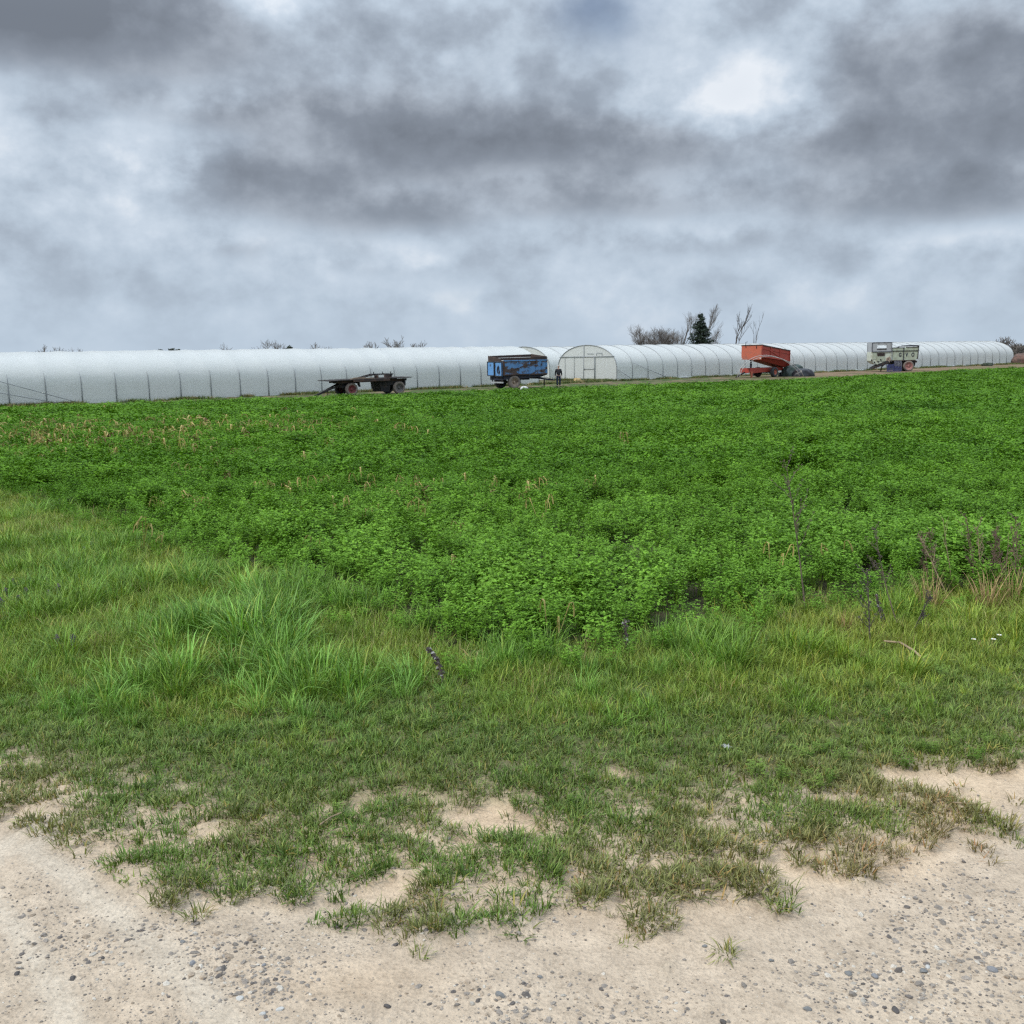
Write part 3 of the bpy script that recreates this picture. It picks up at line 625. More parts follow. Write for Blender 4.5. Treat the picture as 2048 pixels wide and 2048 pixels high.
# ------------------------------------------------------------------ polythene tunnels
AX = R(40.0); TD = Vector((math.cos(AX), math.sin(AX), 0)); TW = Vector((-math.sin(AX), math.cos(AX), 0)); T0 = Vector((-31, 62, 0))
W, H, SIDE, BAY = 8.0, 3.35, 1.2, 2.15
def arch(off=0.0, n=24, a0=0.0, a1=math.pi):
    """tunnel cross-section (across, up) from the near foot over the ridge to the far foot"""
    p = []
    for k in range(4): p.append((-off, SIDE * k / 4 - (.15 if k == 0 else 0)))
    for k in range(n + 1):
        a = math.pi * k / n; p.append((W / 2 - (W / 2 + off) * math.cos(a), SIDE + (H - SIDE + off) * math.sin(a) ** .92))
    for k in range(3, -1, -1): p.append((W + off, SIDE * k / 4 - (.15 if k == 0 else 0)))
    return p
def film_cover(nb, seed):
    P = arch(0, 20); m_ = len(P); V = []; F = []; SUB = 6; rng = random.Random(seed); nx = nb * SUB + 1
    jit_ = [rng.uniform(.5, 1.4) for _ in range(nb + 1)]; ph = [rng.uniform(-.012, .012) for _ in range(nb + 1)]
    for i in range(nx):
        f = (i % SUB) / SUB; b = min(i // SUB, nb - 1); sag = .05 * math.sin(math.pi * f) ** .8 * jit_[b]
        hump = ph[b] * (1 - f) + ph[b + 1] * f
        for j, (y, z) in enumerate(P):
            ny = (y - W / 2) / (W / 2); k = min(1, max(0, z / SIDE)); s = sag * k
            zz = z - s * max(0, (z - SIDE) / (H - SIDE)) * 1.0 + (hump if z > SIDE else 0)
            V.append((i * BAY / SUB, y - s * ny * .8 + .012 * math.sin(i * 1.7 + j * .9), zz))
    for i in range(nx - 1):
        for j in range(m_ - 1): q = i * m_ + j; F.append((q, q + m_, q + m_ + 1, q + 1))
    return V, F
def tunnel(t0, across, nb, seed, label, proud, gable):
    o = T0 + TD * t0 + TW * across; root = empty('polythene_tunnel', (o.x, o.y, -1.0), AX); tag(root, label, 'polytunnel', 'polythene tunnels side by side at the far edge of the field')
    V, F = film_cover(nb, seed); mesh_obj('film_cover', V, F, M_FILM, root, True)
    hoop = MB().tube([(0, y, z) for y, z in arch(.012 if proud else -.07, 20)], .026, 6).mesh('hoop', M_GALV, True)
    leg = MB().tube([(0, -.02, -.15), (0, -.025, .6), (0, -.015, 1.2), (0, .06, 1.62), (0, .16, 1.95)], [.034, .034, .032, .026, .008], 6).mesh('leg_post', M_GALV, True)
    for i in range(nb + 1):
        c = bpy.data.objects.new('hoop', hoop); COL.objects.link(c); c.parent = root; c.location = (i * BAY, 0, 0)
        if not proud or True:
            c = bpy.data.objects.new('leg_post', leg); COL.objects.link(c); c.parent = root; c.location = (i * BAY, 0, 0)
    return root
def tube_part(name, root, pts, r, mat=None): return MB().tube(pts, r, 6).build(name, mat or M_GALV, root, True)
def gable_end(root, x=0.0, detail=True):
    P = [(y, z) for y, z in arch(-.02, 20)]
    V = [(x + .02, y, z) for y, z in P]; mesh_obj('end_wall', V, [tuple(range(len(V)))], M_FILM2, root)
    tube_part('end_hoop', root, [(x, y, z) for y, z in arch(.02, 24)], .045)
    def post(y, z0, z1, r=.032, nm='end_post'): tube_part(nm, root, [(x - .03, y, z0), (x - .03, y, z1)], r)
    tube_part('header_rail', root, [(x - .05, .25, 2.27), (x - .05, 7.75, 2.27)], .04)
    post(4.33, -.1, 3.33, .04)
    for y in (7.0, 5.7): post(y, -.1, 2.27, .02)
    if detail:
        d = MB(); d.box((x - .06, 3.58, 1.12), (.05, 1.46, 2.2)).build('door', M_FILM2, root)
        dr = [o for o in root.children if o.name.startswith('door')][-1]
        for a, b in (((2.83, 0), (2.83, 2.24)), ((4.3, 0), (4.3, 2.24)), ((2.83, 1.1), (4.3, 1.1)), ((2.83, 2.24), (4.3, 2.24))):
            tube_part('door_frame', dr, [(x - .1, a[0], a[1]), (x - .1, b[0], b[1])], .035)
        tube_part('handle', dr, [(x - .13, 4.15, 1.0), (x - .13, 4.15, 1.2)], .02)
        for a, b in (((3.9, 2.55), (3.0, 2.55)), ((2.6, 2.6), (1.85, 2.6)), ((2.6, 2.6), (2.6, 2.35)), ((1.85, 2.6), (1.85, 2.35))):
            tube_part('vent_frame', root, [(x - .05, a[0], a[1]), (x - .05, b[0], b[1])], .022)
tA = tunnel(-9.94, 0, 25, 1, 'long white polythene tunnel behind the flatbed trailer, its hoops only showing as short side posts', False, False)
for a, b in (((7.0, 2.6), (14.9, 0.0)), ((6.3, 1.75), (14.1, -.05))):
    tube_part('guy_cable', tA, [(a[0], -.10, a[1]), (b[0], -.55, b[1])], .022)
tC = tunnel(53.5, 0, 38, 2, 'white polythene tunnel with a door in its arched end wall, trailers parked along its side', True, True)
gable_end(tC)
for a, b in (((2.2, 1.6), (7.2, 0.0)), ((.1, 1.05), (2.0, 0.0))): tube_part('brace', tC, [(a[0], -.08, a[1]), (b[0], -.3, b[1])], .025)
tB = tunnel(53.5, 9.3, 38, 3, 'white polythene tunnel half hidden behind the blue trailer, next to the tunnel with the door', True, True)
gable_end(tB, 0.0, False)
# pulled-up film hem bunched along the foot of the nearer side wall
mesh = MB(); rr = random.Random(4); pts = [(i * .5, -.12 + rr.uniform(-.05, .03), .05 + rr.uniform(-.03, .05)) for i in range(int(38 * BAY / .5) + 1)]
mesh.tube(pts, [.07 + rr.uniform(0, .05) for _ in pts], 6).build('film_hem', M_FILM, tC, True)

# ------------------------------------------------------------------ wheels
def wheel(parent, loc, r, w, tyre, rim, out=-1, hubr=.55):
    """tyre with its rim and hub; the outer face looks along out*y"""
    t = MB().lathe([(r * hubr, -w / 2), (r * .82, -w / 2), (r * .95, -w * .46), (r, -w * .3), (r, w * .3), (r * .95, w * .46), (r * .82, w / 2), (r * hubr, w / 2)], 'y', (0, 0, 0), 28, True).build('wheel', tyre, parent, True, loc)
    o = out * w / 2
    MB().lathe([(r * (hubr + .02), o * .95), (r * hubr * .9, o * .98), (r * hubr * .82, o * .55), (r * .2, o * .35), (0.001, o * .33)], 'y', (0, 0, 0), 24).build('rim', rim, t, True)
    h = MB(); h.lathe([(r * .19, o * .3), (r * .18, o * .75), (r * .10, o * .85), (0.001, o * .85)], 'y', (0, 0, 0), 14)
    for k in range(6):
        a = k * math.pi / 3; h.box((r * .3 * math.cos(a), o * .5, r * .3 * math.sin(a)), (r * .07, abs(o) * .4, r * .07))
    h.build('hub', rim, t)
    return t
def spot(px, Y): return on(((px - 1024) / 2048 * Y, Y))          # ground under a viewing direction at a distance
def part(nm, mat, parent, *shapes, **kw):
    m_ = MB()
    for s in shapes: getattr(m_, s[0])(*s[1:])
    return m_.build(nm, mat, parent, **kw)

# ------------------------------------------------------------------ flatbed trailer
def flatbed():
    th = R(33); p = spot(757, 71.5); c = p + Vector((-math.sin(th), math.cos(th), 0)) * .9
    r = empty('flatbed_trailer', (c.x, c.y, p.z), th); tag(r, 'rusty flatbed farm trailer with two axles and its drawbar resting on the ground', 'trailer')
    for x, rim, ty in ((-1.8, M_REDRIM, M_TYRE), (1.82, M_GREYRIM, M_TYRE)):
        wheel(r, (x, -.9, .44), .44, .27, ty, rim, -1, .66); wheel(r, (x, .9, .44), .44, .27, M_DTYRE, rim, 1, .66)
        part('axle', M_BLACK, r, ('tube', [(x, -.8, .44), (x, .8, .44)], .06, 8))
    rg = random.Random(3)
    for k in range(9):                                                     # deck planks, sagging at both tips
        y = -1.05 + k * .2625; e0 = rg.uniform(-.15, .12); e1 = rg.uniform(-.12, .12); m_ = MB(); dz = rg.uniform(-.008, .012)
        xs = [-3.3 + e0, -2.6, -1.4, 0, 1.6, 2.2, 2.75 + e1]; zs = [1.06, 1.09, 1.11, 1.13, 1.15, 1.15, 1.18]
        for i in range(6): m_.hexa([(xs[i], y - .12, zs[i] - .045 + dz), (xs[i + 1], y - .12, zs[i + 1] - .045 + dz), (xs[i + 1], y + .12, zs[i + 1] - .045 + dz), (xs[i], y + .12, zs[i] - .045 + dz),
                                    (xs[i], y - .12, zs[i] + dz), (xs[i + 1], y - .12, zs[i + 1] + dz), (xs[i + 1], y + .12, zs[i + 1] + dz), (xs[i], y + .12, zs[i] + dz)])
        m_.build('deck_plank', M_DWOOD, r)
    for y in (-.75, .75): part('side_beam', M_RUST, r, ('bar', (-2.7, y, .95), (2.5, y, 1.0), .1, .16))
    part('edge_beam', M_RUST, r, ('bar', (-1.75, -1.19, 1.0), (1.0, -1.19, 1.03), .05, .14))
    part('turntable', M_BLACK, r, ('lathe', [(0.001, .70), (.5, .70), (.5, .84), (0.001, .84)], 'z', (-1.8, 0, 0), 20), ('box', (-1.8, 0, .62), (1.1, 1.3, .16)), ('box', (-1.8, 0, .88), (1.3, 1.5, .10)))
    part('rear_frame', M_BLACK, r, ('box', (1.5, 0, .78), (1.7, 1.5, .3)), ('box', (2.28, -.9, .82), (.1, .12, .5)))
    part('tool_box', M_BLACK, r, ('hexa', [(.55, -.7, .2), (1.2, -.7, .2), (1.2, .7, .2), (.55, .7, .2), (.38, -.7, .92), (1.3, -.7, .92), (1.3, .7, .92), (.38, .7, .92)]))
    part('mudguard', M_BLACK, r, ('hexa', [(-1.2, -.95, .62), (-1.12, -.95, .58), (-1.12, -.7, .58), (-1.2, -.7, .62), (-1.32, -.95, .95), (-1.2, -.95, .95), (-1.2, -.7, .95), (-1.32, -.7, .95)]))
    for y in (-.5, .5): part('drawbar_arm', M_BLACK, r, ('bar', (-2.15, y, .82), (-3.45, y * .2, .32), .08, .1))
    part('drawbar', M_BLACK, r, ('bar', (-2.9, 0, .52), (-4.05, 0, .06), .12, .12), ('lathe', [(.05, -.04), (.11, -.04), (.11, .04), (.05, .04)], 'z', (-4.12, 0, .06), 12, True))
    part('brake_hose', M_BLACK, r, ('tube', [(-2.3, -.2, .7), (-2.7, -.25, .42), (-2.95, -.22, .33), (-3.15, -.1, .45)], .018, 6), ('tube', [(-3.2, -.05, .4), (-3.22, -.05, 0.0)], .025, 6))
    part('plank_pile', M_WOOD, r, ('bar', (-1.75, -.9, 1.14), (-.1, -.88, 1.17), .22, .07), ('bar', (-1.7, -.6, 1.13), (-.6, -.62, 1.16), .2, .06), ('bar', (-1.6, -.88, 1.2), (-.8, -.85, 1.22), .16, .05))
    part('ramp_beam', M_DWOOD, r, ('bar', (-.9, -.55, 1.17), (.15, -.5, 1.40), .09, .07), ('bar', (-1.0, .1, 1.15), (.15, .2, 1.40), .09, .07))
    part('cross_rack', M_BLACK, r, ('box', (.85, -.5, 1.4), (1.5, .1, .08)), ('box', (.85, .25, 1.4), (1.5, .1, .08)), ('box', (1.45, -.12, 1.34), (.12, .9, .1)), ('box', (.15, -.12, 1.36), (.1, .9, .06)))
    part('rack_support', M_RUST, r, ('box', (.35, -.4, 1.22), (.09, .5, .26)), ('box', (1.1, -.4, 1.22), (.09, .5, .26)), ('box', (1.5, -.1, 1.22), (.1, .6, .28)))
    for x in (.1, .8, 1.42): part('stake', M_BLACK, r, ('box', (x, -.5, 1.5), (.045, .045, .16)))
flatbed()

# ------------------------------------------------------------------ blue tipping trailer
def frame_panel(parent, nm, x, y0, y1, z0, z1, mat, edge):
    p = part(nm, mat, parent, ('hexa', [(x - .03, y0, z0), (x + .03, y0, z0), (x + .03, y1, z0), (x - .03, y1, z0), (x - .03, y0, z1), (x + .03, y0, z1), (x + .03, y1, z1), (x - .03, y1, z1)]), bevel=.012)
    for a, b in (((y0, z0), (y1, z0)), ((y0, z1), (y1, z1)), ((y0, z0), (y0, z1)), ((y1, z0), (y1, z1))):
        part('panel_edge', edge, p, ('tube', [(x - .045, a[0], a[1]), (x - .045, b[0], b[1])], .035, 6))
def blue_trailer():
    th = R(31); p = spot(1034, 79.0); c = p + Vector((-math.sin(th), math.cos(th), 0)) * 1.15 + Vector((math.cos(th), math.sin(th), 0)) * .98
    r = empty('tipping_trailer', (c.x, c.y, p.z), th); tag(r, 'blue tipping trailer with flaking paint, rusty sides and dark raised boards', 'trailer')
    y0, y1 = -1.15, 1.15
    part('floor', M_CHASS, r, ('box', (0, 0, 1.03), (3.95, 2.3, .1)))
    side = part('side_panel', M_BLUE, r, ('box', (0, y0, 1.60), (3.9, .05, 1.04)))
    part('side_panel', M_BLUE, r, ('box', (0, y1, 1.60), (3.9, .05, 1.04)))
    for x in (-1.93, -.62, .35, .95, 1.5, 1.93): part('stake', M_BLUE if x not in (-1.93,) else M_RUST, r, ('box', (x, y0 - .045, 1.58), (.10 if abs(x) > 1.9 else .07, .05, 1.12)))
    part('side_rail', M_BLUE2, r, ('bar', (-1.95, y0 - .04, 2.14), (1.95, y0 - .04, 2.14), .06, .07)); part('side_rail', M_RUST, r, ('bar', (-1.95, y0 - .04, 1.08), (1.95, y0 - .04, 1.08), .07, .09))
    # diagonal dent strap
    part('strap', M_BOARD, r, ('bar', (-1.7, y0 - .05, 1.30), (.9, y0 - .05, 2.0), .02, .07))
    part('hinge', M_RUST, r, ('box', (-.6, y0 - .06, 2.0), (.06, .05, .2)), ('box', (.95, y0 - .06, 2.05), (.06, .05, .2)))
    part('front_panel', M_BLUE, r, ('box', (1.95, 0, 1.6), (.05, 2.3, 1.04)))
    for k in range(2): part('raised_board', M_BOARD, r, ('hexa', [(-1.95, y1 - .03, 2.16 + k * .19), (1.95, y1 - .03, 2.16 + k * .23), (1.95, y1 + .02, 2.16 + k * .23), (-1.95, y1 + .02, 2.16 + k * .19), (-1.95, y1 - .03, 2.33 + k * .19), (1.95, y1 - .03, 2.37 + k * .23), (1.95, y1 + .02, 2.37 + k * .23), (-1.95, y1 + .02, 2.33 + k * .19)]))
    part('raised_board', M_RUST, r, ('hexa', [(-1.95, y0 - .02, 2.17), (1.95, y0 - .02, 2.18), (1.95, y0 + .03, 2.18), (-1.95, y0 + .03, 2.17), (-1.95, y0 - .02, 2.26), (1.95, y0 - .02, 2.42), (1.95, y0 + .03, 2.42), (-1.95, y0 + .03, 2.26)]))
    part('raised_board', M_BOARD, r, ('hexa', [(1.93, y0, 2.14), (1.98, y0, 2.14), (1.98, y1, 2.14), (1.93, y1, 2.14), (1.93, y0, 2.42), (1.98, y0, 2.42), (1.98, y1, 2.62), (1.93, y1, 2.62)]))
    part('raised_board', M_BOARD, r, ('hexa', [(-1.98, y0 + .35, 2.08), (-1.93, y0 + .35, 2.08), (-1.93, y1, 2.1), (-1.98, y1, 2.1), (-1.98, y0 + .35, 2.3), (-1.93, y0 + .35, 2.3), (-1.93, y1, 2.54), (-1.98, y1, 2.54)]))
    part('tailgate', M_BOARD, r, ('box', (-1.97, 0, 1.55), (.05, 2.28, 1.05)))
    frame_panel(r, 'rear_door', -2.06, -1.12, -.12, .98, 2.05, M_BLUE2, M_BLACK); frame_panel(r, 'rear_door', -2.06, .05, 1.05, 1.02, 2.07, M_BLUE2, M_BLACK)
    for o, y in ((r, -.62),): part('door_strap', M_CHASS, r, ('tube', [(-2.12, -.72, 1.2), (-2.12, -.72, 1.66), (-2.12, -.62, 1.76), (-2.12, -.52, 1.66), (-2.12, -.52, 1.2)], .035, 6))
    for y in (-.5, .5): part('chassis_beam', M_CHASS, r, ('bar', (-1.9, y, .86), (1.7, y, .86), .14, .24))
    part('cross_member', M_CHASS, r, ('box', (-1.85, 0, .82), (.12, 2.0, .3)), ('box', (1.5, 0, .82), (.12, 1.4, .24)), ('box', (.4, 0, .8), (.6, 1.2, .3)))
    part('side_skirt', M_CHASS, r, ('hexa', [(-1.9, -1.08, .7), (1.5, -1.08, .86), (1.5, -1.02, .86), (-1.9, -1.02, .7), (-1.9, -1.08, .98), (1.9, -1.08, .98), (1.9, -1.02, .98), (-1.9, -1.02, .98)]))
    part('axle', M_BLACK, r, ('tube', [(-.98, -.85, .51), (-.98, .85, .51)], .08, 8))
    wheel(r, (-.98, -1.0, .51), .51, .36, M_TYRE, M_TANRIM, -1, .58); wheel(r, (-.98, 1.0, .51), .51, .36, M_DTYRE, M_TANRIM, 1, .58)
    part('rear_bumper', M_GREY, r, ('box', (-1.98, -.15, .50), (.08, 1.9, .11))); part('bumper_bracket', M_BLACK, r, ('box', (-1.93, -.9, .66), (.06, .08, .34)), ('box', (-1.93, .6, .66), (.06, .08, .34)))
    for y in (-.45, .45): part('drawbar_arm', M_CHASS, r, ('bar', (1.4, y, .84), (2.7, y * .15, .62), .10, .12))
    part('drawbar', M_CHASS, r, ('bar', (2.5, 0, .64), (3.25, 0, .56), .12, .12), ('lathe', [(.05, -.035), (.11, -.035), (.11, .035), (.05, .035)], 'z', (3.32, 0, .55), 12, True))
    part('jack', M_BLACK, r, ('tube', [(2.45, 0, .75), (2.45, 0, .02)], .05, 8), ('box', (2.45, 0, .015), (.22, .22, .03)))
    part('hydraulic_hose', M_BLACK, r, ('tube', [(1.7, -.3, .95), (2.1, -.3, .7), (2.5, -.2, .8), (2.9, -.1, .66)], .02, 6))
    part('chain', M_GREY, r, ('tube', [(1.9, -.9, 1.0), (1.85, -.9, .8), (1.95, -.88, .68)], .015, 5))
blue_trailer()

# ------------------------------------------------------------------ red tipping trailer, body tipped up at the front
def red_trailer():
    th = R(40); p = spot(1548.5, 100.5); c = p + Vector((-math.sin(th), math.cos(th), 0)) * .95
    r = empty('tipping_trailer', (c.x, c.y, p.z), th); tag(r, 'red tipping trailer with its body raised at the front above a red chassis', 'trailer')
    X0, X1, yn, yf = -2.34, 2.2, -1.15, 1.15
    zt = lambda x: 3.08 + (2.50 - 3.08) * (x - X0) / (X1 - X0); zm = lambda x: 2.0 + (1.52 - 2.0) * (x - X0) / (X1 - X0); zb = lambda x: 1.72 + (.88 - 1.72) * (x - X0) / (X1 - X0)
    def slab(nm, mat, a, b, lo, hi, y, t=.05): return part(nm, mat, r, ('hexa', [(a, y - t / 2, lo(a)), (b, y - t / 2, lo(b)), (b, y + t / 2, lo(b)), (a, y + t / 2, lo(a)), (a, y - t / 2, hi(a)), (b, y - t / 2, hi(b)), (b, y + t / 2, hi(b)), (a, y + t / 2, hi(a))]))
    slab('side_panel', M_RED, X0 + .03, X1, zm, zt, yn); slab('side_panel', M_RED, X0 + .03, X1, zm, zt, yf)
    part('front_panel', M_REDLT, r, ('hexa', [(X0 - .03, yn - .02, zb(X0)), (X0 + .03, yn - .02, zb(X0)), (X0 + .03, yf + .02, zb(X0)), (X0 - .03, yf + .02, zb(X0)), (X0 - .03, yn - .02, zt(X0)), (X0 + .03, yn - .02, zt(X0)), (X0 + .03, yf + .02, zt(X0)), (X0 - .03, yf + .02, zt(X0))]))  # lighter red paints in the light falling on this face
    part('rear_panel', M_RED, r, ('box', (X1 + .02, 0, 1.75), (.05, 2.3, 1.45)))
    part('hopper', M_RED, r, ('hexa', [(X0 + .15, yn + .42, zb(X0) + .02), (X1, yn + .42, zb(X1)), (X1, yf - .42, zb(X1)), (X0 + .15, yf - .42, zb(X0) + .02), (X0 + .04, yn + .02, zm(X0) + .03), (X1 - .02, yn + .02, zm(X1) + .02), (X1 - .02, yf - .02, zm(X1) + .02), (X0 + .04, yf - .02, zm(X0) + .03)]))
    def rail(nm, y, f, dz, mat=M_RED, w=.08, h=.1): return part(nm, mat, r, ('bar', (X0, y, f(X0) + dz), (X1 + .05, y, f(X1) + dz), w, h))
    rail('top_rail', yn - .03, zt, 0, M_RUST); rail('top_rail', yf + .03, zt, 0, M_RUST); rail('side_rail', yn - .04, zm, 0, M_RED)
    part('top_rail', M_RUST, r, ('bar', (X0 - .02, yn, zt(X0) + .01), (X0 - .02, yf, zt(X0) + .01), .09, .09))
    rail('side_rail', yn - .04, lambda x: zt(x) - .33, 0, M_RED, .05, .06)
    part('side_strut', M_RED, r, ('bar', (-1.2, yn - .05, zt(-1.2) - .3), (.9, yn - .05, zm(.9) + .1), .05, .09))
    for x in (X0 + .06, -.9, .6, X1 - .03): part('stake', M_RED, r, ('hexa', [(x - .05, yn - .08, zm(x)), (x + .05, yn - .08, zm(x)), (x + .05, yn - .03, zm(x)), (x - .05, yn - .03, zm(x)), (x - .05, yn - .08, zt(x)), (x + .05, yn - .08, zt(x)), (x + .05, yn - .03, zt(x)), (x - .05, yn - .03, zt(x))]))
    part('corner_hook', M_BLACK, r, ('tube', [(X0 - .07, .65, zt(X0) - .2), (X0 - .07, .65, zt(X0) + .3), (X0 - .07, .45, zt(X0) + .34)], .03, 6)); part('corner_hook', M_BLACK, r, ('box', (X0 - .06, -.6, zt(X0) - .2), (.05, .05, .22)))
    part('load', M_BOARD, r, ('box', (1.0, -.2, zt(1.0) - .02), (.5, .6, .28), (0.1, .2, .3)), ('box', (1.4, .3, zt(1.4) - .02), (.3, .5, .22), (.2, .1, .6)))
    for y in (-.42, .42): part('chassis_beam', M_RED, r, ('hexa', [(-3.0, y - .07, .42), (2.1, y - .07, .6), (2.1, y + .07, .6), (-3.0, y + .07, .42), (-3.5, y - .07, .92), (2.1, y - .07, .92), (2.1, y + .07, .92), (-3.5, y + .07, .92)]))
    part('cross_member', M_RED, r, ('box', (-3.3, 0, .7), (.2, .98, .44)), ('box', (1.9, 0, .76), (.15, 1.2, .24)), ('box', (-1.3, 0, .74), (.15, .9, .2)))
    part('front_stand', M_REDLT, r, ('hexa', [(-2.95, -.5, .02), (-2.8, -.5, .02), (-2.8, -.4, .02), (-2.95, -.4, .02), (-3.1, -.5, .6), (-2.75, -.5, .6), (-2.75, -.4, .6), (-3.1, -.4, .6)]))
    part('hydraulic_ram', M_CHASS, r, ('tube', [(-1.75, .5, .85), (-1.75, .5, 1.3)], .10, 10), ('tube', [(-1.75, .5, 1.3), (-1.75, .5, 1.75)], .07, 10))
    part('drawbar', M_BLACK, r, ('bar', (-3.3, 0, .55), (-4.6, 0, .12), .12, .12), ('lathe', [(.05, -.035), (.11, -.035), (.11, .035), (.05, .035)], 'z', (-4.66, 0, .1), 12, True))
    part('axle', M_BLACK, r, ('tube', [(0, -.85, .48), (0, .85, .48)], .08, 8))
    wheel(r, (0, -.95, .48), .48, .34, M_DTYRE, M_REDLT, -1, .5); wheel(r, (0, .95, .48), .48, .34, M_DTYRE, M_REDLT, 1, .5)
    part('step_box', M_BLACK, r, ('box', (-.55, .95, .4), (.5, .25, .55)))
    part('number_light', M_PAPER, r, ('box', (X0 - .05, yf - .05, zb(X0) + .1), (.04, .1, .12)), ('box', (X0 - .05, yn + .08, zb(X0) + .1), (.04, .1, .12)))
    part('rear_latch', M_BLACK, r, ('box', (X1 + .1, yn + .1, 2.0), (.12, .1, .1)))
red_trailer()
def hoop_hose(dy, dz, label):
    a = Vector(spot(1475 + dy * 12, 96.8 + dy)); b = Vector(spot(1600 + dy * 22, 99.0 - dy * .3)); P = []
    for k in range(25):
        f = k / 24; q = a.lerp(b, f); h = (2.12 + dz) * (math.sin(math.pi * f ** .82) ** .62) if 0 < f < 1 else 0
        P.append((q.x, q.y, q.z + h + (.02 if k in (0, 24) else 0)))
    o = MB().tube(P, .026, 6).build('hose', M_PIPE, None, True); tag(o, label, 'hose')
    return o
hoop_hose(0, 0, 'white pipe bent in a low arch, outer of two before the red trailer'); hoop_hose(.35, -.12, 'white pipe bent in a low arch, inner of two before the red trailer')

def heap(name, mat, centre, rx, ry, h, seed, yaw, label, cat, fold=.16, flat=.0):
    nu, nv = 40, 16; V = []; F = []
    for j in range(nv + 1):
        e = j / nv * math.pi / 2
        for i in range(nu):
            a = 2 * math.pi * i / nu; n = float(fbm(np.array(4 + math.cos(a) * 2.2 + e), np.array(9 + math.sin(a) * 2.2 + e * 1.3), seed, 4)) - .5; k = 1 + fold * 3 * n + fold * .35 * math.sin(a * 11 + e * 3 + seed)
            rr_ = math.cos(e) ** .6 * k; z = h * math.sin(e) ** (.8 + flat) * (1 + fold * 2.0 * n)
            V.append((rx * rr_ * math.cos(a), ry * rr_ * math.sin(a), z - .03))
    for j in range(nv):
        for i in range(nu): F.append((j * nu + i, j * nu + (i + 1) % nu, (j + 1) * nu + (i + 1) % nu, (j + 1) * nu + i))
    o = mesh_obj(name, V, F, mat, None, True); o.location = centre; o.rotation_euler[2] = yaw; tag(o, label, cat); return o
heap('tarpaulin_heap', M_TARP, spot(1587, 102.0), 1.3, .9, 1.1, 5, .5, 'dark green tarpaulin heaped up behind the red trailer', 'tarpaulin')
heap('plastic_sheet_heap', M_BTARP, spot(1607, 100.8), 1.05, .7, .78, 8, .1, 'low heap of black plastic sheet beside the green tarpaulin', 'plastic sheet', .13)
heap('plastic_sheet_heap', M_BTARP, spot(1570, 102.8), .75, .7, .5, 12, .1, 'black plastic sheet lying under the tail of the red trailer', 'plastic sheet', .13)

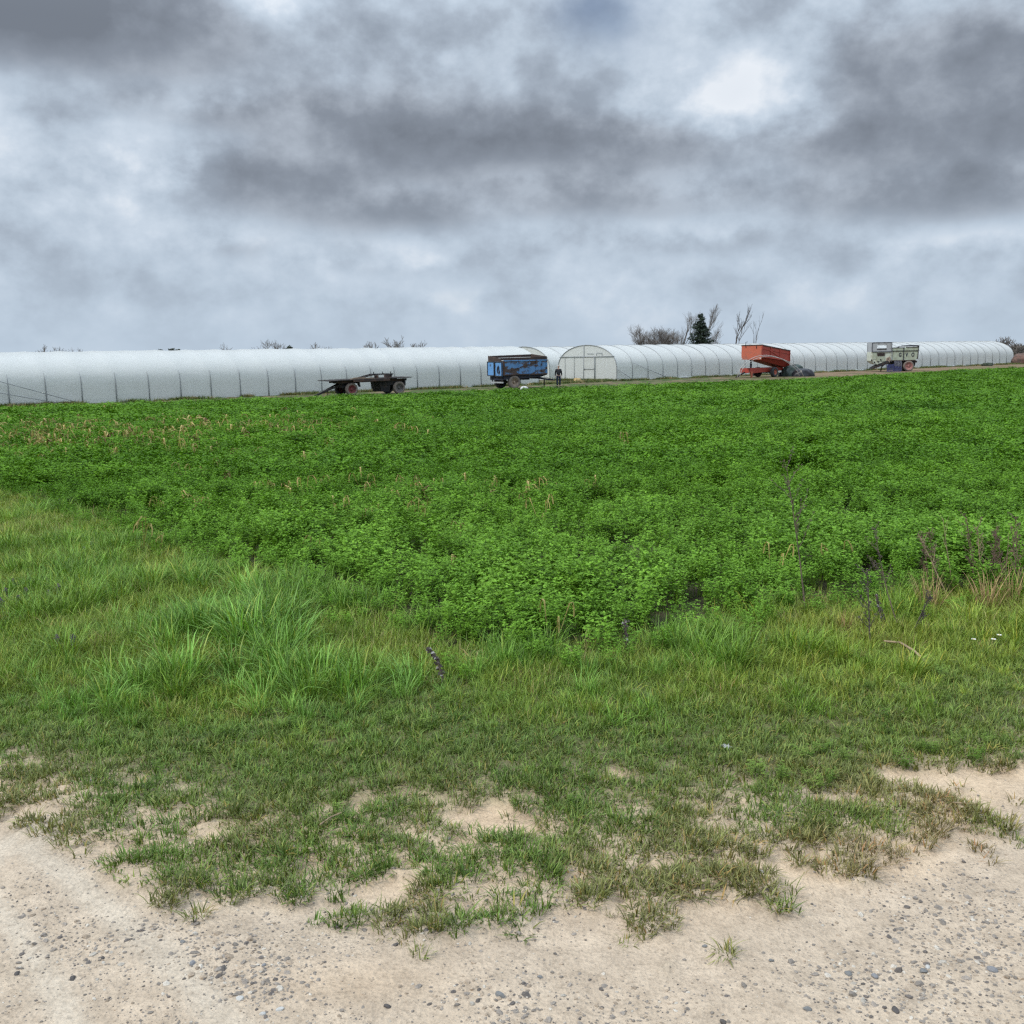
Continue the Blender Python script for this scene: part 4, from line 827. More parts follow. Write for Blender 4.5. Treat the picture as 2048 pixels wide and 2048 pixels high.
# ------------------------------------------------------------------ pale green potato harvester
def letter(ch, loc, size, parent, mat):
    cu = bpy.data.curves.new('letter', 'FONT'); cu.body = ch; cu.size = size; cu.extrude = .006; cu.align_x = 'CENTER'; cu.align_y = 'CENTER'; cu.offset = .022
    t = bpy.data.objects.new('letter_curve', cu); COL.objects.link(t); dg = bpy.context.evaluated_depsgraph_get(); me = bpy.data.meshes.new_from_object(t.evaluated_get(dg)); bpy.data.objects.remove(t)
    me.materials.clear(); me.materials.append(mat); o = bpy.data.objects.new('letter', me); COL.objects.link(o); o.parent = parent; o.location = loc; o.rotation_euler = (R(90), 0, 0); o.scale = (.8, 1.08, 1)
    return o
def harvester():
    th = R(-7); p = spot(1815, 115.0)
    r = empty('harvester', (p.x, p.y, p.z), th); tag(r, 'pale green towed harvester with three dark letters on its hopper side', 'harvester')
    Wd = 2.3
    body = part('hopper', M_PALE, r, ('prism', [(-2.16, 1.2), (.75, 1.2), (1.0, 1.45), (1.12, 2.25), (-2.16, 2.25)], .0, Wd))
    part('hopper_extension', M_PALE, r, ('box', (-1.3, .03, 2.44), (1.6, .05, .34)), ('box', (.35, .03, 2.46), (1.5, .05, .36)), ('box', (-.5, Wd - .03, 2.46), (3.2, .05, .36)))
    part('hopper_rail', M_BLACK, r, ('box', (-.53, -.03, 2.26), (3.3, .08, .07)), ('box', (-1.35, -.01, 2.62), (1.6, .08, .045)), ('box', (.35, -.01, 2.65), (1.5, .08, .045)))
    part('hopper_rail', M_RUST, r, ('box', (-.7, -.03, 1.2), (2.95, .08, .08)))
    for x in (-2.1, -.68): part('stake', M_GREY if x < -1 else M_CHASS, r, ('box', (x, -.035, 1.85), (.07, .06, 1.45)))
    part('stake', M_BLACK, r, ('hexa', [(.98, -.05, 1.35), (1.1, -.05, 1.35), (1.1, Wd, 1.35), (.98, Wd, 1.35), (1.13, -.05, 2.85), (1.2, -.05, 2.85), (1.2, Wd, 2.85), (1.13, Wd, 2.85)]))
    for ch, x in (('G', -1.08), ('V', -.28), ('O', .46)): letter(ch, (x, -.012, 1.8), .56, r, M_CHASS)
    part('rolled_sheet', M_BTARP, r, ('tube', [(-1.4, .2, 2.68), (-.9, .2, 2.77), (-.2, .2, 2.8), (.5, .2, 2.81), (1.1, .2, 2.8)], [.05, .07, .09, .09, .07], 8))
    part('roller_arm', M_PAPER, r, ('box', (-.1, .1, 2.72), (2.2, .05, .05)))
    # sorting platform hood with a window slot
    x0, x1, z0, z1 = -4.55, -2.13, 2.2, 3.2; wa, wb, wc, wd = -3.94, -2.78, 2.58, 2.9
    part('hood_side', M_GREY, r, ('box', ((x0 + wa) / 2, -.02, (z0 + z1) / 2), (wa - x0, .05, z1 - z0)), ('box', ((wb + x1) / 2, -.02, (z0 + z1) / 2), (x1 - wb, .05, z1 - z0)), ('box', ((wa + wb) / 2, -.02, (wd + z1) / 2), (wb - wa, .05, z1 - wd)), ('box', ((wa + wb) / 2, -.02, (z0 + wc) / 2), (wb - wa, .05, wc - z0)))
    part('window_bar', M_BLACK, r, ('box', ((wa + wb) / 2, -.06, wc - .08), (wb - wa, .04, .11)))
    part('hood_side', M_GREY, r, ('box', (x0 + .02, 1.15, (z0 + z1) / 2), (.05, 2.3, z1 - z0)))
    for x in (x0, x1): part('hood_post', M_CHASS, r, ('box', (x, -.05, 2.7), (.06, .06, 1.0)), ('box', (x, Wd, 2.7), (.06, .06, 1.0)))
    part('hood_rail', M_CHASS, r, ('box', ((x0 + x1) / 2, -.05, z1 + .01), (x1 - x0, .07, .05)), ('box', ((x0 + x1) / 2, -.06, z0), (x1 - x0, .07, .06)), ('box', ((x0 + x1) / 2, Wd, z1), (x1 - x0, .07, .05)))
    part('intake_housing', M_PALE2, r, ('prism', [(-4.58, 1.22), (-4.3, .92), (-3.85, .80), (-2.7, 1.2), (-2.17, 1.2), (-2.17, 2.18), (-4.58, 2.18)], .02, Wd))
    part('intake_shade_panel', M_BOARD, r, ('box', (-3.42, -.0, 1.9), (.9, .06, .36))); part('opening_slat', M_BLACK, r, ('box', (-3.42, -.04, 1.98), (.9, .03, .04)), ('box', (-3.42, -.04, 1.86), (.9, .03, .04)))  # solid dark panel; its colour stands for the shaded inside of an opening
    part('side_plate', M_PALE, r, ('box', (-4.2, -.0, 1.75), (.45, .05, .7)), ('box', (-3.45, -.01, 1.4), (1.0, .05, .5)))
    part('side_plate', M_TANRIM, r, ('prism', [(-2.75, 1.1), (-2.35, 1.0), (-2.2, 1.3), (-2.35, 1.65), (-2.75, 1.5)], -.08, .02))
    for x, z in ((-4.55, 1.28), (-4.2, 1.05), (-3.75, 1.1), (-3.45, 1.32)): part('roller_end', M_BLACK, r, ('lathe', [(0.001, -.10), (.085, -.10), (.085, .02)], 'y', (x, 0, z), 12))
    part('conveyor', M_BLACK, r, ('hexa', [(-4.4, -.12, .30), (-2.3, -.12, .92), (-2.3, 1.6, .92), (-4.4, 1.6, .30), (-4.4, -.12, .46), (-2.6, -.12, 1.24), (-2.6, 1.6, 1.24), (-4.4, 1.6, .46)]))
    for k in range(7): x = -4.3 + k * .27; part('conveyor_rung', M_RUST, r, ('box', (x, -.14, .42 + k * .095), (.10, .05, .10)))
    part('chassis_beam', M_BLACK, r, ('box', (-.7, .4, 1.05), (3.6, .15, .2)), ('box', (-.7, Wd - .4, 1.05), (3.6, .15, .2)), ('box', (-1.6, Wd / 2, .75), (.8, 1.6, .7)))
    part('rear_bracket', M_BLACK, r, ('hexa', [(.55, .3, .55), (.85, .3, .55), (.85, 1.6, .55), (.55, 1.6, .55), (.4, .3, 1.2), (.95, .3, 1.2), (.95, 1.6, 1.2), (.4, 1.6, 1.2)]))
    part('axle', M_BLACK, r, ('tube', [(0, .1, .58), (0, Wd - .1, .58)], .08, 8))
    wheel(r, (0, .05, .58), .58, .34, M_TYRE, M_PINKRIM, -1, .72); wheel(r, (0, Wd - .3, .58), .58, .34, M_DTYRE, M_PINKRIM, 1, .72)
    part('front_skid', M_BLACK, r, ('tube', [(-2.5, 1.1, 1.0), (-3.0, 1.1, .5), (-3.1, 1.1, .0)], .07, 8))
    for o in list(r.children):
        if not o.name.startswith('wheel'): o.scale.x *= .88; o.location.x *= .88
    return r
hv = harvester()
def crate_mesh(mat):
    m_ = MB(); L_, B_, H_ = .7, .42, .19
    m_.box((0, 0, .012), (L_, B_, .022))
    for sx in (-1, 1):
        for sy in (-1, 1): m_.box((sx * (L_ / 2 - .03), sy * (B_ / 2 - .03), H_ / 2 + .008), (.055, .055, H_ - .012))
    for z in (.055, .17):
        for s in (-1, 1): m_.box((0, s * (B_ / 2 - .012), z), (L_ - .1, .02, .035)); m_.box((s * (L_ / 2 - .012), 0, z), (.02, B_ - .1, .035))
    for k in (-1, 0, 1):
        for s in (-1, 1): m_.box((k * .16, s * (B_ / 2 - .014), .11), (.03, .016, .09))
    return m_.mesh('crate', mat)
CM = [crate_mesh(M_CRATE), crate_mesh(M_CRATE2)]
pos = ['lowest', 'second', 'third', 'fourth', 'fifth', 'sixth']
for (lx, ly, n, nm, mats) in ((-2.35, -.75, 4, 'short', (0, 0, 0, 0)), (-1.5, -.75, 6, 'tall', (0, 0, 0, 1, 1, 1)), (-1.15, .25, 5, 'rear', (1, 1, 1, 1, 1))):
    for k in range(n):
        if nm == 'rear': lab = 'slatted grey plastic crate stacked under the harvester hopper, %s from the ground' % pos[k]
        else: lab = 'slatted %s plastic crate in the %s stack by the harvester, %s from the ground' % (('blue', 'grey')[mats[k]], nm, pos[k])
        o = bpy.data.objects.new('crate', CM[mats[k]]); COL.objects.link(o); w = hv.matrix_basis @ Vector((lx * .9 + random.uniform(-.02, .02), ly, 0))
        o.location = (w.x, w.y, hv.location.z + k * .2); o.rotation_euler[2] = hv.rotation_euler[2] + random.uniform(-.05, .05); tag(o, lab, 'crate', 'plastic crates stacked by the harvester')
# ------------------------------------------------------------------ person standing by the drawbar
def skin_mesh(nm, joints, edges, mat, sub=2):
    """joints: (x, y, z, rx, ry); grows one continuous surface round the skeleton"""
    me = bpy.data.meshes.new(nm); me.from_pydata([j[:3] for j in joints], edges, [])
    o = bpy.data.objects.new(nm, me); COL.objects.link(o); md = o.modifiers.new('skin', 'SKIN'); md.use_smooth_shade = True
    if not me.skin_vertices: me.attributes.new('skin', 'FLOAT', 'POINT')
    sv = me.skin_vertices[0].data if me.skin_vertices else None
    for i, j in enumerate(joints): sv[i].radius = (j[3], j[4]); sv[i].use_root = (i == 0)
    s2 = o.modifiers.new('sub', 'SUBSURF'); s2.levels = sub; s2.render_levels = sub
    dg = bpy.context.evaluated_depsgraph_get(); m2 = bpy.data.meshes.new_from_object(o.evaluated_get(dg)); bpy.data.objects.remove(o); bpy.data.meshes.remove(me)
    m2.name = nm; m2.materials.clear(); m2.materials.append(mat)
    return m2
def person():
    p = spot(1121, 82.0); root = empty('person', p, R(12)); tag(root, 'person in a dark jacket and blue jeans standing beside the blue trailer drawbar', 'person'); root.scale = (.97,) * 3
    skin = painted('skin', (.52, .33, .25), (.45, .27, .2), .6, 10, .6); jk = painted('dark_jacket', (.018, .019, .024), (.035, .036, .042), .6, 6, .85); jn = painted('blue_jeans', (.022, .03, .065), (.04, .05, .09), .58, 8, .9)
    hr = painted('grey_hair', (.46, .44, .41), (.3, .29, .27), .55, 14, .8); sh = painted('brown_shoe', (.05, .035, .03), (.09, .07, .06), .6, 8, .7)
    # faces -y (towards the track); x is the figure's side
    J = [(0, 0, .95, .13, .10), (0, 0, 1.15, .13, .095), (0, 0, 1.35, .155, .10), (0, 0, 1.45, .07, .06), (0, -.01, 1.53, .05, .05), (0, -.02, 1.63, .075, .09), (0, -.02, 1.71, .06, .075)]
    E = [(0, 1), (1, 2), (2, 3), (3, 4), (4, 5), (5, 6)]
    def limb(start, pts):
        prev = start
        for q in pts: J.append(q); E.append((prev, len(J) - 1)); prev = len(J) - 1
        return prev
    for s in (-1, 1):
        limb(0, [(s * .10, 0, .88, .085, .085), (s * .11, -.01 * s, .50, .055, .06), (s * .12, .02 + .05 * s, .10, .038, .042), (s * .13, -.10 + .05 * s, .04, .04, .03)])
        h = limb(2, [(s * .20, 0, 1.38, .055, .055), (s * .25, .03, 1.12, .042, .042), (s * .27, -.02, .88, .030, .030), (s * .272, -.035, .80, .034, .018)])
        for k in range(4): limb(h, [(s * .274 - .002, -.062 + k * .018, .745 - .004 * abs(k - 1.5), .0095, .0095), (s * .27 - s * .006, -.058 + k * .018, .705 + .006 * abs(k - 1.5), .0085, .0085)])
        limb(h, [(s * .262, -.075, .785, .011, .011), (s * .255, -.088, .745, .009, .009)])
    o = bpy.data.objects.new('body', skin_mesh('body', J, E, skin)); COL.objects.link(o); o.parent = root
    # jacket and jeans follow the body a little outside it
    j = [(0, 0, .86, .165, .125), (0, 0, 1.10, .165, .125), (0, 0, 1.34, .185, .13), (0, 0, 1.47, .075, .07)]; e = [(0, 1), (1, 2), (2, 3)]
    for s in (-1, 1):
        b = len(j); j += [(s * .20, 0, 1.385, .08, .08), (s * .255, .03, 1.12, .065, .065), (s * .275, -.015, .90, .05, .05)]; e += [(2, b), (b, b + 1), (b + 1, b + 2)]
    o = bpy.data.objects.new('jacket', skin_mesh('jacket', j, e, jk)); COL.objects.link(o); o.parent = root
    j = [(0, 0, .96, .15, .11)]; e = []
    for s in (-1, 1):
        b = len(j); j += [(s * .10, 0, .86, .105, .10), (s * .11, -.01 * s, .50, .078, .08), (s * .12, .02 + .05 * s, .10, .066, .068)]; e += [(0, b), (b, b + 1), (b + 1, b + 2)]
    o = bpy.data.objects.new('jeans', skin_mesh('jeans', j, e, jn)); COL.objects.link(o); o.parent = root
    for s in (-1, 1):
        o = bpy.data.objects.new('shoe', skin_mesh('shoe', [(s * .12, .05 + .05 * s, .055, .045, .05), (s * .125, -.04 + .05 * s, .05, .048, .045), (s * .135, -.14 + .05 * s, .04, .045, .034)], [(0, 1), (1, 2)], sh)); COL.objects.link(o); o.parent = root
    # hair cap, ears, nose, eyes and mouth
    V = []; F = []; nu, nv = 18, 9
    for a in range(nv + 1):
        el = R(-8) + (R(90) - R(-8)) * a / nv
        for b in range(nu):
            az = 2 * math.pi * b / nu; back = max(0, math.sin(az)); rr_ = 1.0
            V.append((.088 * math.cos(el) * math.cos(az), -.012 + .105 * math.cos(el) * math.sin(az) + .012, 1.675 + .03 * max(0, -math.sin(az)) * math.cos(el) + .105 * math.sin(el) - .05 * back * math.cos(el)))
    for a in range(nv):
        for b in range(nu): F.append((a * nu + b, a * nu + (b + 1) % nu, (a + 1) * nu + (b + 1) % nu, (a + 1) * nu + b))
    mesh_obj('hair', V, F, hr, root, True)
    part('nose', skin, root, ('hexa', [(-.014, -.13, 1.625), (.014, -.13, 1.625), (.014, -.09, 1.625), (-.014, -.09, 1.625), (-.006, -.108, 1.665), (.006, -.108, 1.665), (.006, -.09, 1.665), (-.006, -.09, 1.665)]))
    for s in (-1, 1):
        part('ear', skin, root, ('lathe', [(0.001, -.012), (.022, -.008), (.026, .006), (0.001, .012)], 'x', (s * .085, -.01, 1.645), 10)); part('eye', jk, root, ('lathe', [(0.001, -.006), (.009, -.002), (.009, .006)], 'y', (s * .03, -.105, 1.668), 8))
    part('mouth', painted('lips', (.35, .13, .11), (.3, .1, .1), .6, 8), root, ('box', (0, -.108, 1.595), (.045, .012, .008)))
person()

# ------------------------------------------------------------------ trees beyond the tunnels
M_BARK = painted('bark', (.085, .07, .06), (.05, .042, .038), .5, 3, .95); M_TWIG = painted('twig', (.20, .18, .165), (.14, .125, .115), .5, 2, .95)
M_NEEDLE = painted('needles', (.018, .036, .022), (.030, .05, .028), .5, 2, .8); M_EVER = painted('evergreen_leaf', (.03, .045, .025), (.05, .06, .035), .5, 2, .8)
def bare_tree(name, base, h, seed, label, cat='tree', group=None, trunk=.16, spread=.6, forks=3, depth=4, low=.25, twig=.018, lean=0.0, multi=1, mat=None):
    r = random.Random(seed); T = MB(); Cn = MB(); root = empty(name, base)
    def grow(p, d, L, rad, lev):
        segs = 3; pts = [p]; q = p.copy(); dd = d.copy()
        for k in range(segs):
            dd = (dd + Vector((r.gauss(0, .10), r.gauss(0, .10), r.uniform(.0, .10)))).normalized(); q = q + dd * L / segs; pts.append(q.copy())
        rs = [max(twig, rad * (1 - .45 * k / segs)) for k in range(segs + 1)]
        (T if lev == 0 else Cn).tube(pts, rs, 6 if lev == 0 else (4 if lev < 3 else 3), lev == 0)
        if lev >= depth: return
        n = forks + (1 if lev > 1 else 0)
        for k in range(n):
            f = low + (1 - low) * (k + r.uniform(.2, 1)) / n if lev == 0 else r.uniform(.25, 1.0)
            i = min(segs - 1, int(f * segs)); o = pts[i].lerp(pts[i + 1], f * segs - i if f < 1 else 1)
            az = r.uniform(0, 6.28); nd_ = (dd * (1 - spread * .55) + Vector((math.cos(az), math.sin(az), r.uniform(.0, .5))) * spread).normalized()
            grow(o, nd_, L * r.uniform(.5, .78), rad * .5, lev + 1)
        grow(q, (dd + Vector((r.gauss(0, .2), r.gauss(0, .2), .2))).normalized(), L * .62, rad * .55, lev + 1)
    for m_ in range(multi):
        d = Vector((lean + (r.uniform(-.16, .16) if multi > 1 else 0), r.uniform(-.1, .1) if multi > 1 else 0, 1)).normalized()
        grow(Vector((r.uniform(-.4, .4) if multi > 1 else 0, 0, -.2)), d, h * .42, trunk, 0)
    zmax = max(v[2] for v in Cn.v); k = h / zmax
    for B in (T, Cn): B.v = [(v[0] * k, v[1] * k, v[2] * k) for v in B.v]
    T.build('trunk', M_BARK, root); Cn.build('crown', mat or M_TWIG, root); tag(root, label, cat, group); return root
def far(px, top, Y):
    s = at_depth(px, top, Y); b = Vector((s.x, s.y, float(gz(s.x, s.y)))); return b, s.z - b.z
def tree_at(px, top, Y, *a, **k):
    b, h = far(px, top, Y); return bare_tree(a[0], b, h, *a[1:], **k)
GT = 'bare trees behind the tunnels'
tree_at(1283, 646, 178, 'bare_tree', 1, 'broad leafless tree with a dense rounded crown, outermost of the clump', group=GT, spread=.7, forks=4, trunk=.12, twig=.009, multi=2)
tree_at(1318, 650, 182, 'bare_tree', 2, 'leafless multi-stemmed shrub tree with dark thick stems in the middle of the clump', group=GT, spread=.6, forks=4, trunk=.11, twig=.010, multi=3)
tree_at(1345, 655, 186, 'bare_tree', 3, 'thin leafless bush filling the gap between the clump and the tall bare trees', group=GT, spread=.8, forks=4, trunk=.14, twig=.009, multi=3)
tree_at(1366, 622, 176, 'bare_tree', 4, 'tall leafless tree with upswept branches growing close to the conifer', group=GT, spread=.4, forks=3, trunk=.13, twig=.009)
tree_at(1408, 608, 184, 'bare_tree', 5, 'tallest leafless tree with fine upright twigs rising behind the conifer', group=GT, spread=.32, forks=3, trunk=.13, twig=.009)
tree_at(1428, 652, 182, 'bare_tree', 6, 'small leafless tree spreading out beside the conifer foot', group=GT, spread=.8, forks=3, trunk=.12, twig=.009)
tree_at(1471, 606, 172, 'bare_tree', 7, 'slender upright leafless tree with a forked trunk standing alone', group=GT, spread=.30, forks=2, trunk=.17, twig=.011, low=.2, depth=4, multi=1, mat=M_BARK)
tree_at(1503, 622, 176, 'bare_tree', 8, 'thin leaning leafless tree behind the red trailer', group=GT, spread=.3, forks=1, trunk=.10, twig=.009, lean=.22, depth=4, mat=M_BARK)
def conifer():
    b, h = far(1402, 630, 170); root = empty('conifer', b); tag(root, 'dark evergreen conifer with an uneven pointed crown among bare trees', 'tree')
    MB().tube([(0, 0, -.2), (0, 0, h * .5), (.1, 0, h * .95)], [.22, .15, .04], 8).build('trunk', M_BARK, root)
    r = random.Random(5); V = []; F = []
    for k in range(210):
        f = r.uniform(.2, 1.0); az = r.uniform(0, 6.28); reach = (1 - f) ** .7 * 3.7 * r.uniform(.45, 1.1) + .15
        if f > .55 and .6 < az < 2.2: reach *= .55
        n = int(8 + reach * 16)
        for j in range(n):
            q = r.uniform(.15, 1) * reach; c = Vector((math.cos(az) * q, math.sin(az) * q, h * f - .14 * q + .1 * q * q * .3)) + Vector((r.gauss(0, .14), r.gauss(0, .14), r.gauss(0, .12)))
            a = Vector((r.gauss(0, 1), r.gauss(0, 1), r.gauss(0, .6))).normalized() * r.uniform(.12, .26); b2 = Vector((r.gauss(0, 1), r.gauss(0, 1), r.gauss(0, .6))).normalized() * r.uniform(.06, .13)
            i = len(V); V += [c - a, c + b2, c + a, c - b2]; F.append((i, i + 1, i + 2, i + 3))
    mesh_obj('crown', V, F, M_NEEDLE, root)
conifer()
GL = 'far treetops showing over the long tunnel'
for (px, top, Y, sd, lab, kw) in ((88, 688, 250, 21, 'far leafless thicket with a wide ragged crown above the guyed end of the long tunnel', dict(spread=.9, multi=3)), (122, 693, 250, 22, 'low far leafless bush joining the ragged thicket', dict(spread=.95, multi=3)), (150, 694, 255, 23, 'smallest far leafless bush at the edge of the ragged thicket', dict(spread=.95, multi=2)),
                                 (443, 684, 300, 24, 'far leafless tree with a flat broken top standing by itself', dict(spread=.8)), (535, 678, 280, 25, 'far fan-shaped leafless tree above the tunnel ridge', dict(spread=.7, multi=2)), (562, 686, 285, 26, 'far low leafless tree beside the fan-shaped one', dict(spread=.8, multi=2)),
                                 (622, 684, 285, 27, 'far rounded leafless tree with a long side bough', dict(spread=.9, multi=2)), (650, 692, 290, 28, 'far very low leafless scrub at the end of the treetop row', dict(spread=.95, multi=2)),
                                 (735, 682, 260, 29, 'far sparse leafless tree of few thin stems', dict(spread=.45, multi=2)), (797, 670, 230, 30, 'far open leafless tree, the largest over the flatbed trailer', dict(spread=.65, multi=2)), (838, 680, 235, 31, 'far leafless bush of upright stems near the blue trailer', dict(spread=.6, multi=3))):
    tree_at(px, top, Y, 'bare_tree', sd, lab, group=GL, twig=.03, trunk=.18, forks=3, depth=3, **kw)
def round_evergreen(px, top, Y, sd, rad, label):
    b, h = far(px, top, Y); root = empty('evergreen_tree', b); tag(root, label, 'tree', 'far dark evergreens'); r = random.Random(sd)
    MB().tube([(0, 0, -.2), (0, 0, h * .7)], [.2, .08], 7).build('trunk', M_BARK, root); V = []; F = []
    for k in range(900):
        d = Vector((r.gauss(0, 1), r.gauss(0, 1), r.gauss(0, 1))).normalized() * r.uniform(.35, 1) ** .5; c = Vector((d.x * rad, d.y * rad, h - rad * 1.1 + d.z * rad * 1.05)) + Vector((r.gauss(0, .12), r.gauss(0, .12), r.gauss(0, .12)))
        a = Vector((r.gauss(0, 1), r.gauss(0, 1), r.gauss(0, 1))).normalized() * .24; e = Vector((r.gauss(0, 1), r.gauss(0, 1), r.gauss(0, 1))).normalized() * .16
        i = len(V); V += [c - a, c + e, c + a, c - e]; F.append((i, i + 1, i + 2, i + 3))
    mesh_obj('crown', V, F, M_EVER, root)
round_evergreen(344, 697, 270, 41, 1.2, 'far dark round evergreen top, taller of a touching pair'); round_evergreen(356, 698.5, 272, 42, 1.0, 'far dark round evergreen top, lower of a touching pair'); round_evergreen(579, 692, 275, 43, 1.3, 'far dark round evergreen standing between leafless trees'); round_evergreen(320, 699, 300, 44, .9, 'far dark evergreen tip showing alone over the tunnel ridge')
for k, (px, top, Y) in enumerate(((2006, 672, 205), (2030, 682, 196), (2052, 684, 192), (2080, 680, 190), (2110, 682, 188), (2040, 688, 178), (2072, 690, 180))):
    tree_at(px, top, Y, 'hedge_shrub', 60 + k, 'leafless brown hedge shrub beyond the end of the tunnel with the door', 'shrub', 'hedge beyond the tunnel end', spread=.8, forks=4, trunk=.12, twig=.03, multi=4, depth=3)
heap('brushwood_heap', painted('brushwood', (.17, .095, .075), (.10, .07, .055), .5, 3, .95), spot(2052, 150), 3.6, 1.6, 1.5, 15, .2, 'brown heap of cut brushwood beyond the tunnel end', 'brushwood', .2)

# ------------------------------------------------------------------ growth and litter along the yard strip
def yard_growth():
    n = 9000; X = []; Y = []
    t = RNG.uniform(-12, 136, n); off = -np.abs(RNG.normal(0, .5, n)) - .15; X1 = T0.x + TD.x * t + TW.x * off; Y1 = T0.y + TD.y * t + TW.y * off
    k = fbm(t * .5, off, 91, 3) > .47; X1, Y1 = X1[k], Y1[k]
    n2 = 9000; x = RNG.uniform(-40, 75, n2); yb = np.interp(x, FAR0[:, 0], FAR0[:, 1]); y = yb + np.abs(RNG.normal(0, 1.0, n2)) * np.interp(x, [-40, 20, 60], [1.6, 1.5, 3]) + .2
    k = fbm(x * .7, y * .7, 93, 3) > np.interp(x, [0, 40], [.44, .52]); x, y = x[k], y[k]
    u = (x - T0.x) * TW.x + (y - T0.y) * TW.y; k = u < -.2; x, y = x[k], y[k]
    # weeds under the tunnel end wall
    s = RNG.uniform(0, 8, 500); o2 = T0 + TD * 53.2; X3 = o2.x + TW.x * s - TD.x * np.abs(RNG.normal(0, .4, 500)); Y3 = o2.y + TW.y * s - TD.y * np.abs(RNG.normal(0, .4, 500))
    X = np.concatenate([X1, x, X3]); Y = np.concatenate([Y1, y, Y3]); n = len(X)
    tint = lerp((.055, .095, .028), (.12, .15, .045), RNG.uniform(0, 1, n)); tint = lerp2(tint, (.30, .23, .12), (RNG.uniform(0, 1, n) < .22) * .85); sc = RNG.uniform(.4, 1.0, n)
    scatter('yard_grass', np.stack([X, Y, gz(X, Y)], 1), np.stack([RNG.normal(0, .1, n), RNG.normal(0, .1, n), RNG.uniform(0, 6.28, n)], 1), np.stack([sc * 1.3, sc * 1.3, sc * .95], 1), RNG.integers(0, 4, n), tint, G_FAR, 'rough grass and weeds along the foot of the tunnels', 'grass')
yard_growth()
heap('plastic_bag', M_PAPER, spot(1053, 76.6), .3, .2, .27, 31, .3, 'crumpled white plastic bag lying beside the blue trailer wheel', 'bag', .2)
heap('straw_heap', M_STRAW, spot(1158, 95.0), .42, .3, .36, 33, .6, 'small heap of straw against the tunnel end wall', 'straw', .25)
heap('straw_heap', M_STRAW, spot(1166, 93.6), .5, .3, .18, 36, .6, 'flat scatter of straw in front of the straw heap', 'straw', .25)
heap('weed_clump', M_EVER, spot(1972, 138), 1.0, .5, .4, 37, .6, 'dark green weed clump at the foot of the tunnel side near its far end', 'weed', .3)
for k, (pa, ya, pb, yb, lab) in enumerate(((1632, 88.5, 1703, 92.0, 'pale thin pipe lying on the soil past the green tarpaulin'), (1712, 93.0, 1760, 95.5, 'short pale pipe lying near the crate stacks'))):
    a = spot(pa, ya); b = spot(pb, yb); o = MB().tube([a + Vector((0, 0, .05)), a.lerp(b, .5) + Vector((.1, .1, .05)), b + Vector((0, 0, .05))], .05, 6).build('pipe', M_PIPE); tag(o, lab, 'pipe')

# ------------------------------------------------------------------ stones of the track
def stone_mesh(seed, mat, sub=2):
    bm = bmesh.new(); bmesh.ops.create_icosphere(bm, subdivisions=sub, radius=1); r = random.Random(seed); off = [Vector((r.gauss(0, 1), r.gauss(0, 1), r.gauss(0, 1))).normalized() for _ in range(7)]; cut = [r.uniform(.55, .9) for _ in range(7)]
    for v in bm.verts:
        c = v.co.copy()
        for o, k in zip(off, cut):
            d = c.dot(o)
            if d > k: c -= o * (d - k)
        v.co = Vector((c.x * 1.15, c.y * .85, c.z * .6))
    me = bpy.data.meshes.new('stone'); bm.to_mesh(me); bm.free(); a = me.attributes.new('shade', 'FLOAT_COLOR', 'POINT'); a.data.foreach_set('color', [1.0] * 4 * len(me.vertices)); me.materials.append(mat); return me
def stonemat():
    mt, nt, bs = new_mat('stone'); at_ = nd(nt, 'ShaderNodeAttribute', attribute_type='INSTANCER', attribute_name='tintc'); f = nz(nt, 3, 5, .65); c = mixc(nt, 1.0, at_.outputs['Color'], ramp(nt, f, [(.3, (.72, .72, .72)), (.7, (1.2, 1.18, 1.15))]), 'MULTIPLY')
    nt.links.new(c, bs.inputs['Base Color']); bs.inputs['Roughness'].default_value = .85; return mt
M_STONE = stonemat(); G_STONE = proto_collection('pebble', [stone_mesh(700 + i, M_STONE, 1) for i in range(8)])
def gravel():
    n = 100000; Y = 1.7 + 2.9 * RNG.uniform(0, 1, n) ** 1.1; X = RNG.uniform(-1, 1, n) * (.6 * Y + .6); _, t = cover(X, Y)
    p = np.interp(t, [-3, -.4, .2, .6], [.62, .44, .12, .0]) * (.12 + 1.5 * ss(.42, .66, fbm(X * 2.4, Y * 2.4, 52, 3)))
    p = p * .75 * (1 - .85 * rutf(X, Y)); cl = np.zeros(n)
    for (px, py, rx, ry, w) in ((450, 1900, .13, .09, 1.6), (520, 1960, .16, .08, 1.6), (1000, 1990, .16, .10, 1.5), (1280, 2000, .2, .1, 1.0), (1950, 1860, .35, .25, 1.2), (1800, 1960, .4, .15, .9), (120, 1880, .25, .12, .8), (330, 1850, .12, .05, .9), (1000, 1870, .3, .1, .5)):
        c = at(px, py); g_ = w * np.exp(-((X - c.x) / rx) ** 2 - ((Y - c.y) / ry) ** 2); p = p + g_ * .5; cl = cl + g_
    k = RNG.uniform(0, 1, n) < p; X, Y, cl = X[k], Y[k], cl[k]; n = len(X)
    s = np.clip(1 + .4 * cl, 1, 1.4) * np.clip(RNG.lognormal(-5.9, .52, n), .0013, .011); u = RNG.uniform(0, 1, n)
    tint = np.where(u[:, None] < .55, np.array([[.24, .21, .18]]), np.where(u[:, None] < .75, np.array([[.34, .27, .20]]), np.where(u[:, None] < .9, np.array([[.12, .105, .095]]), np.array([[.46, .42, .36]])))) * RNG.uniform(.75, 1.25, (n, 1))
    scatter('gravel', np.stack([X, Y, gz(X, Y) - s * .05], 1), np.stack([RNG.normal(0, .3, n), RNG.normal(0, .3, n), RNG.uniform(0, 6.28, n)], 1), s, RNG.integers(0, 8, n), tint, G_STONE, 'small grey gravel strewn over the sandy track', 'gravel')
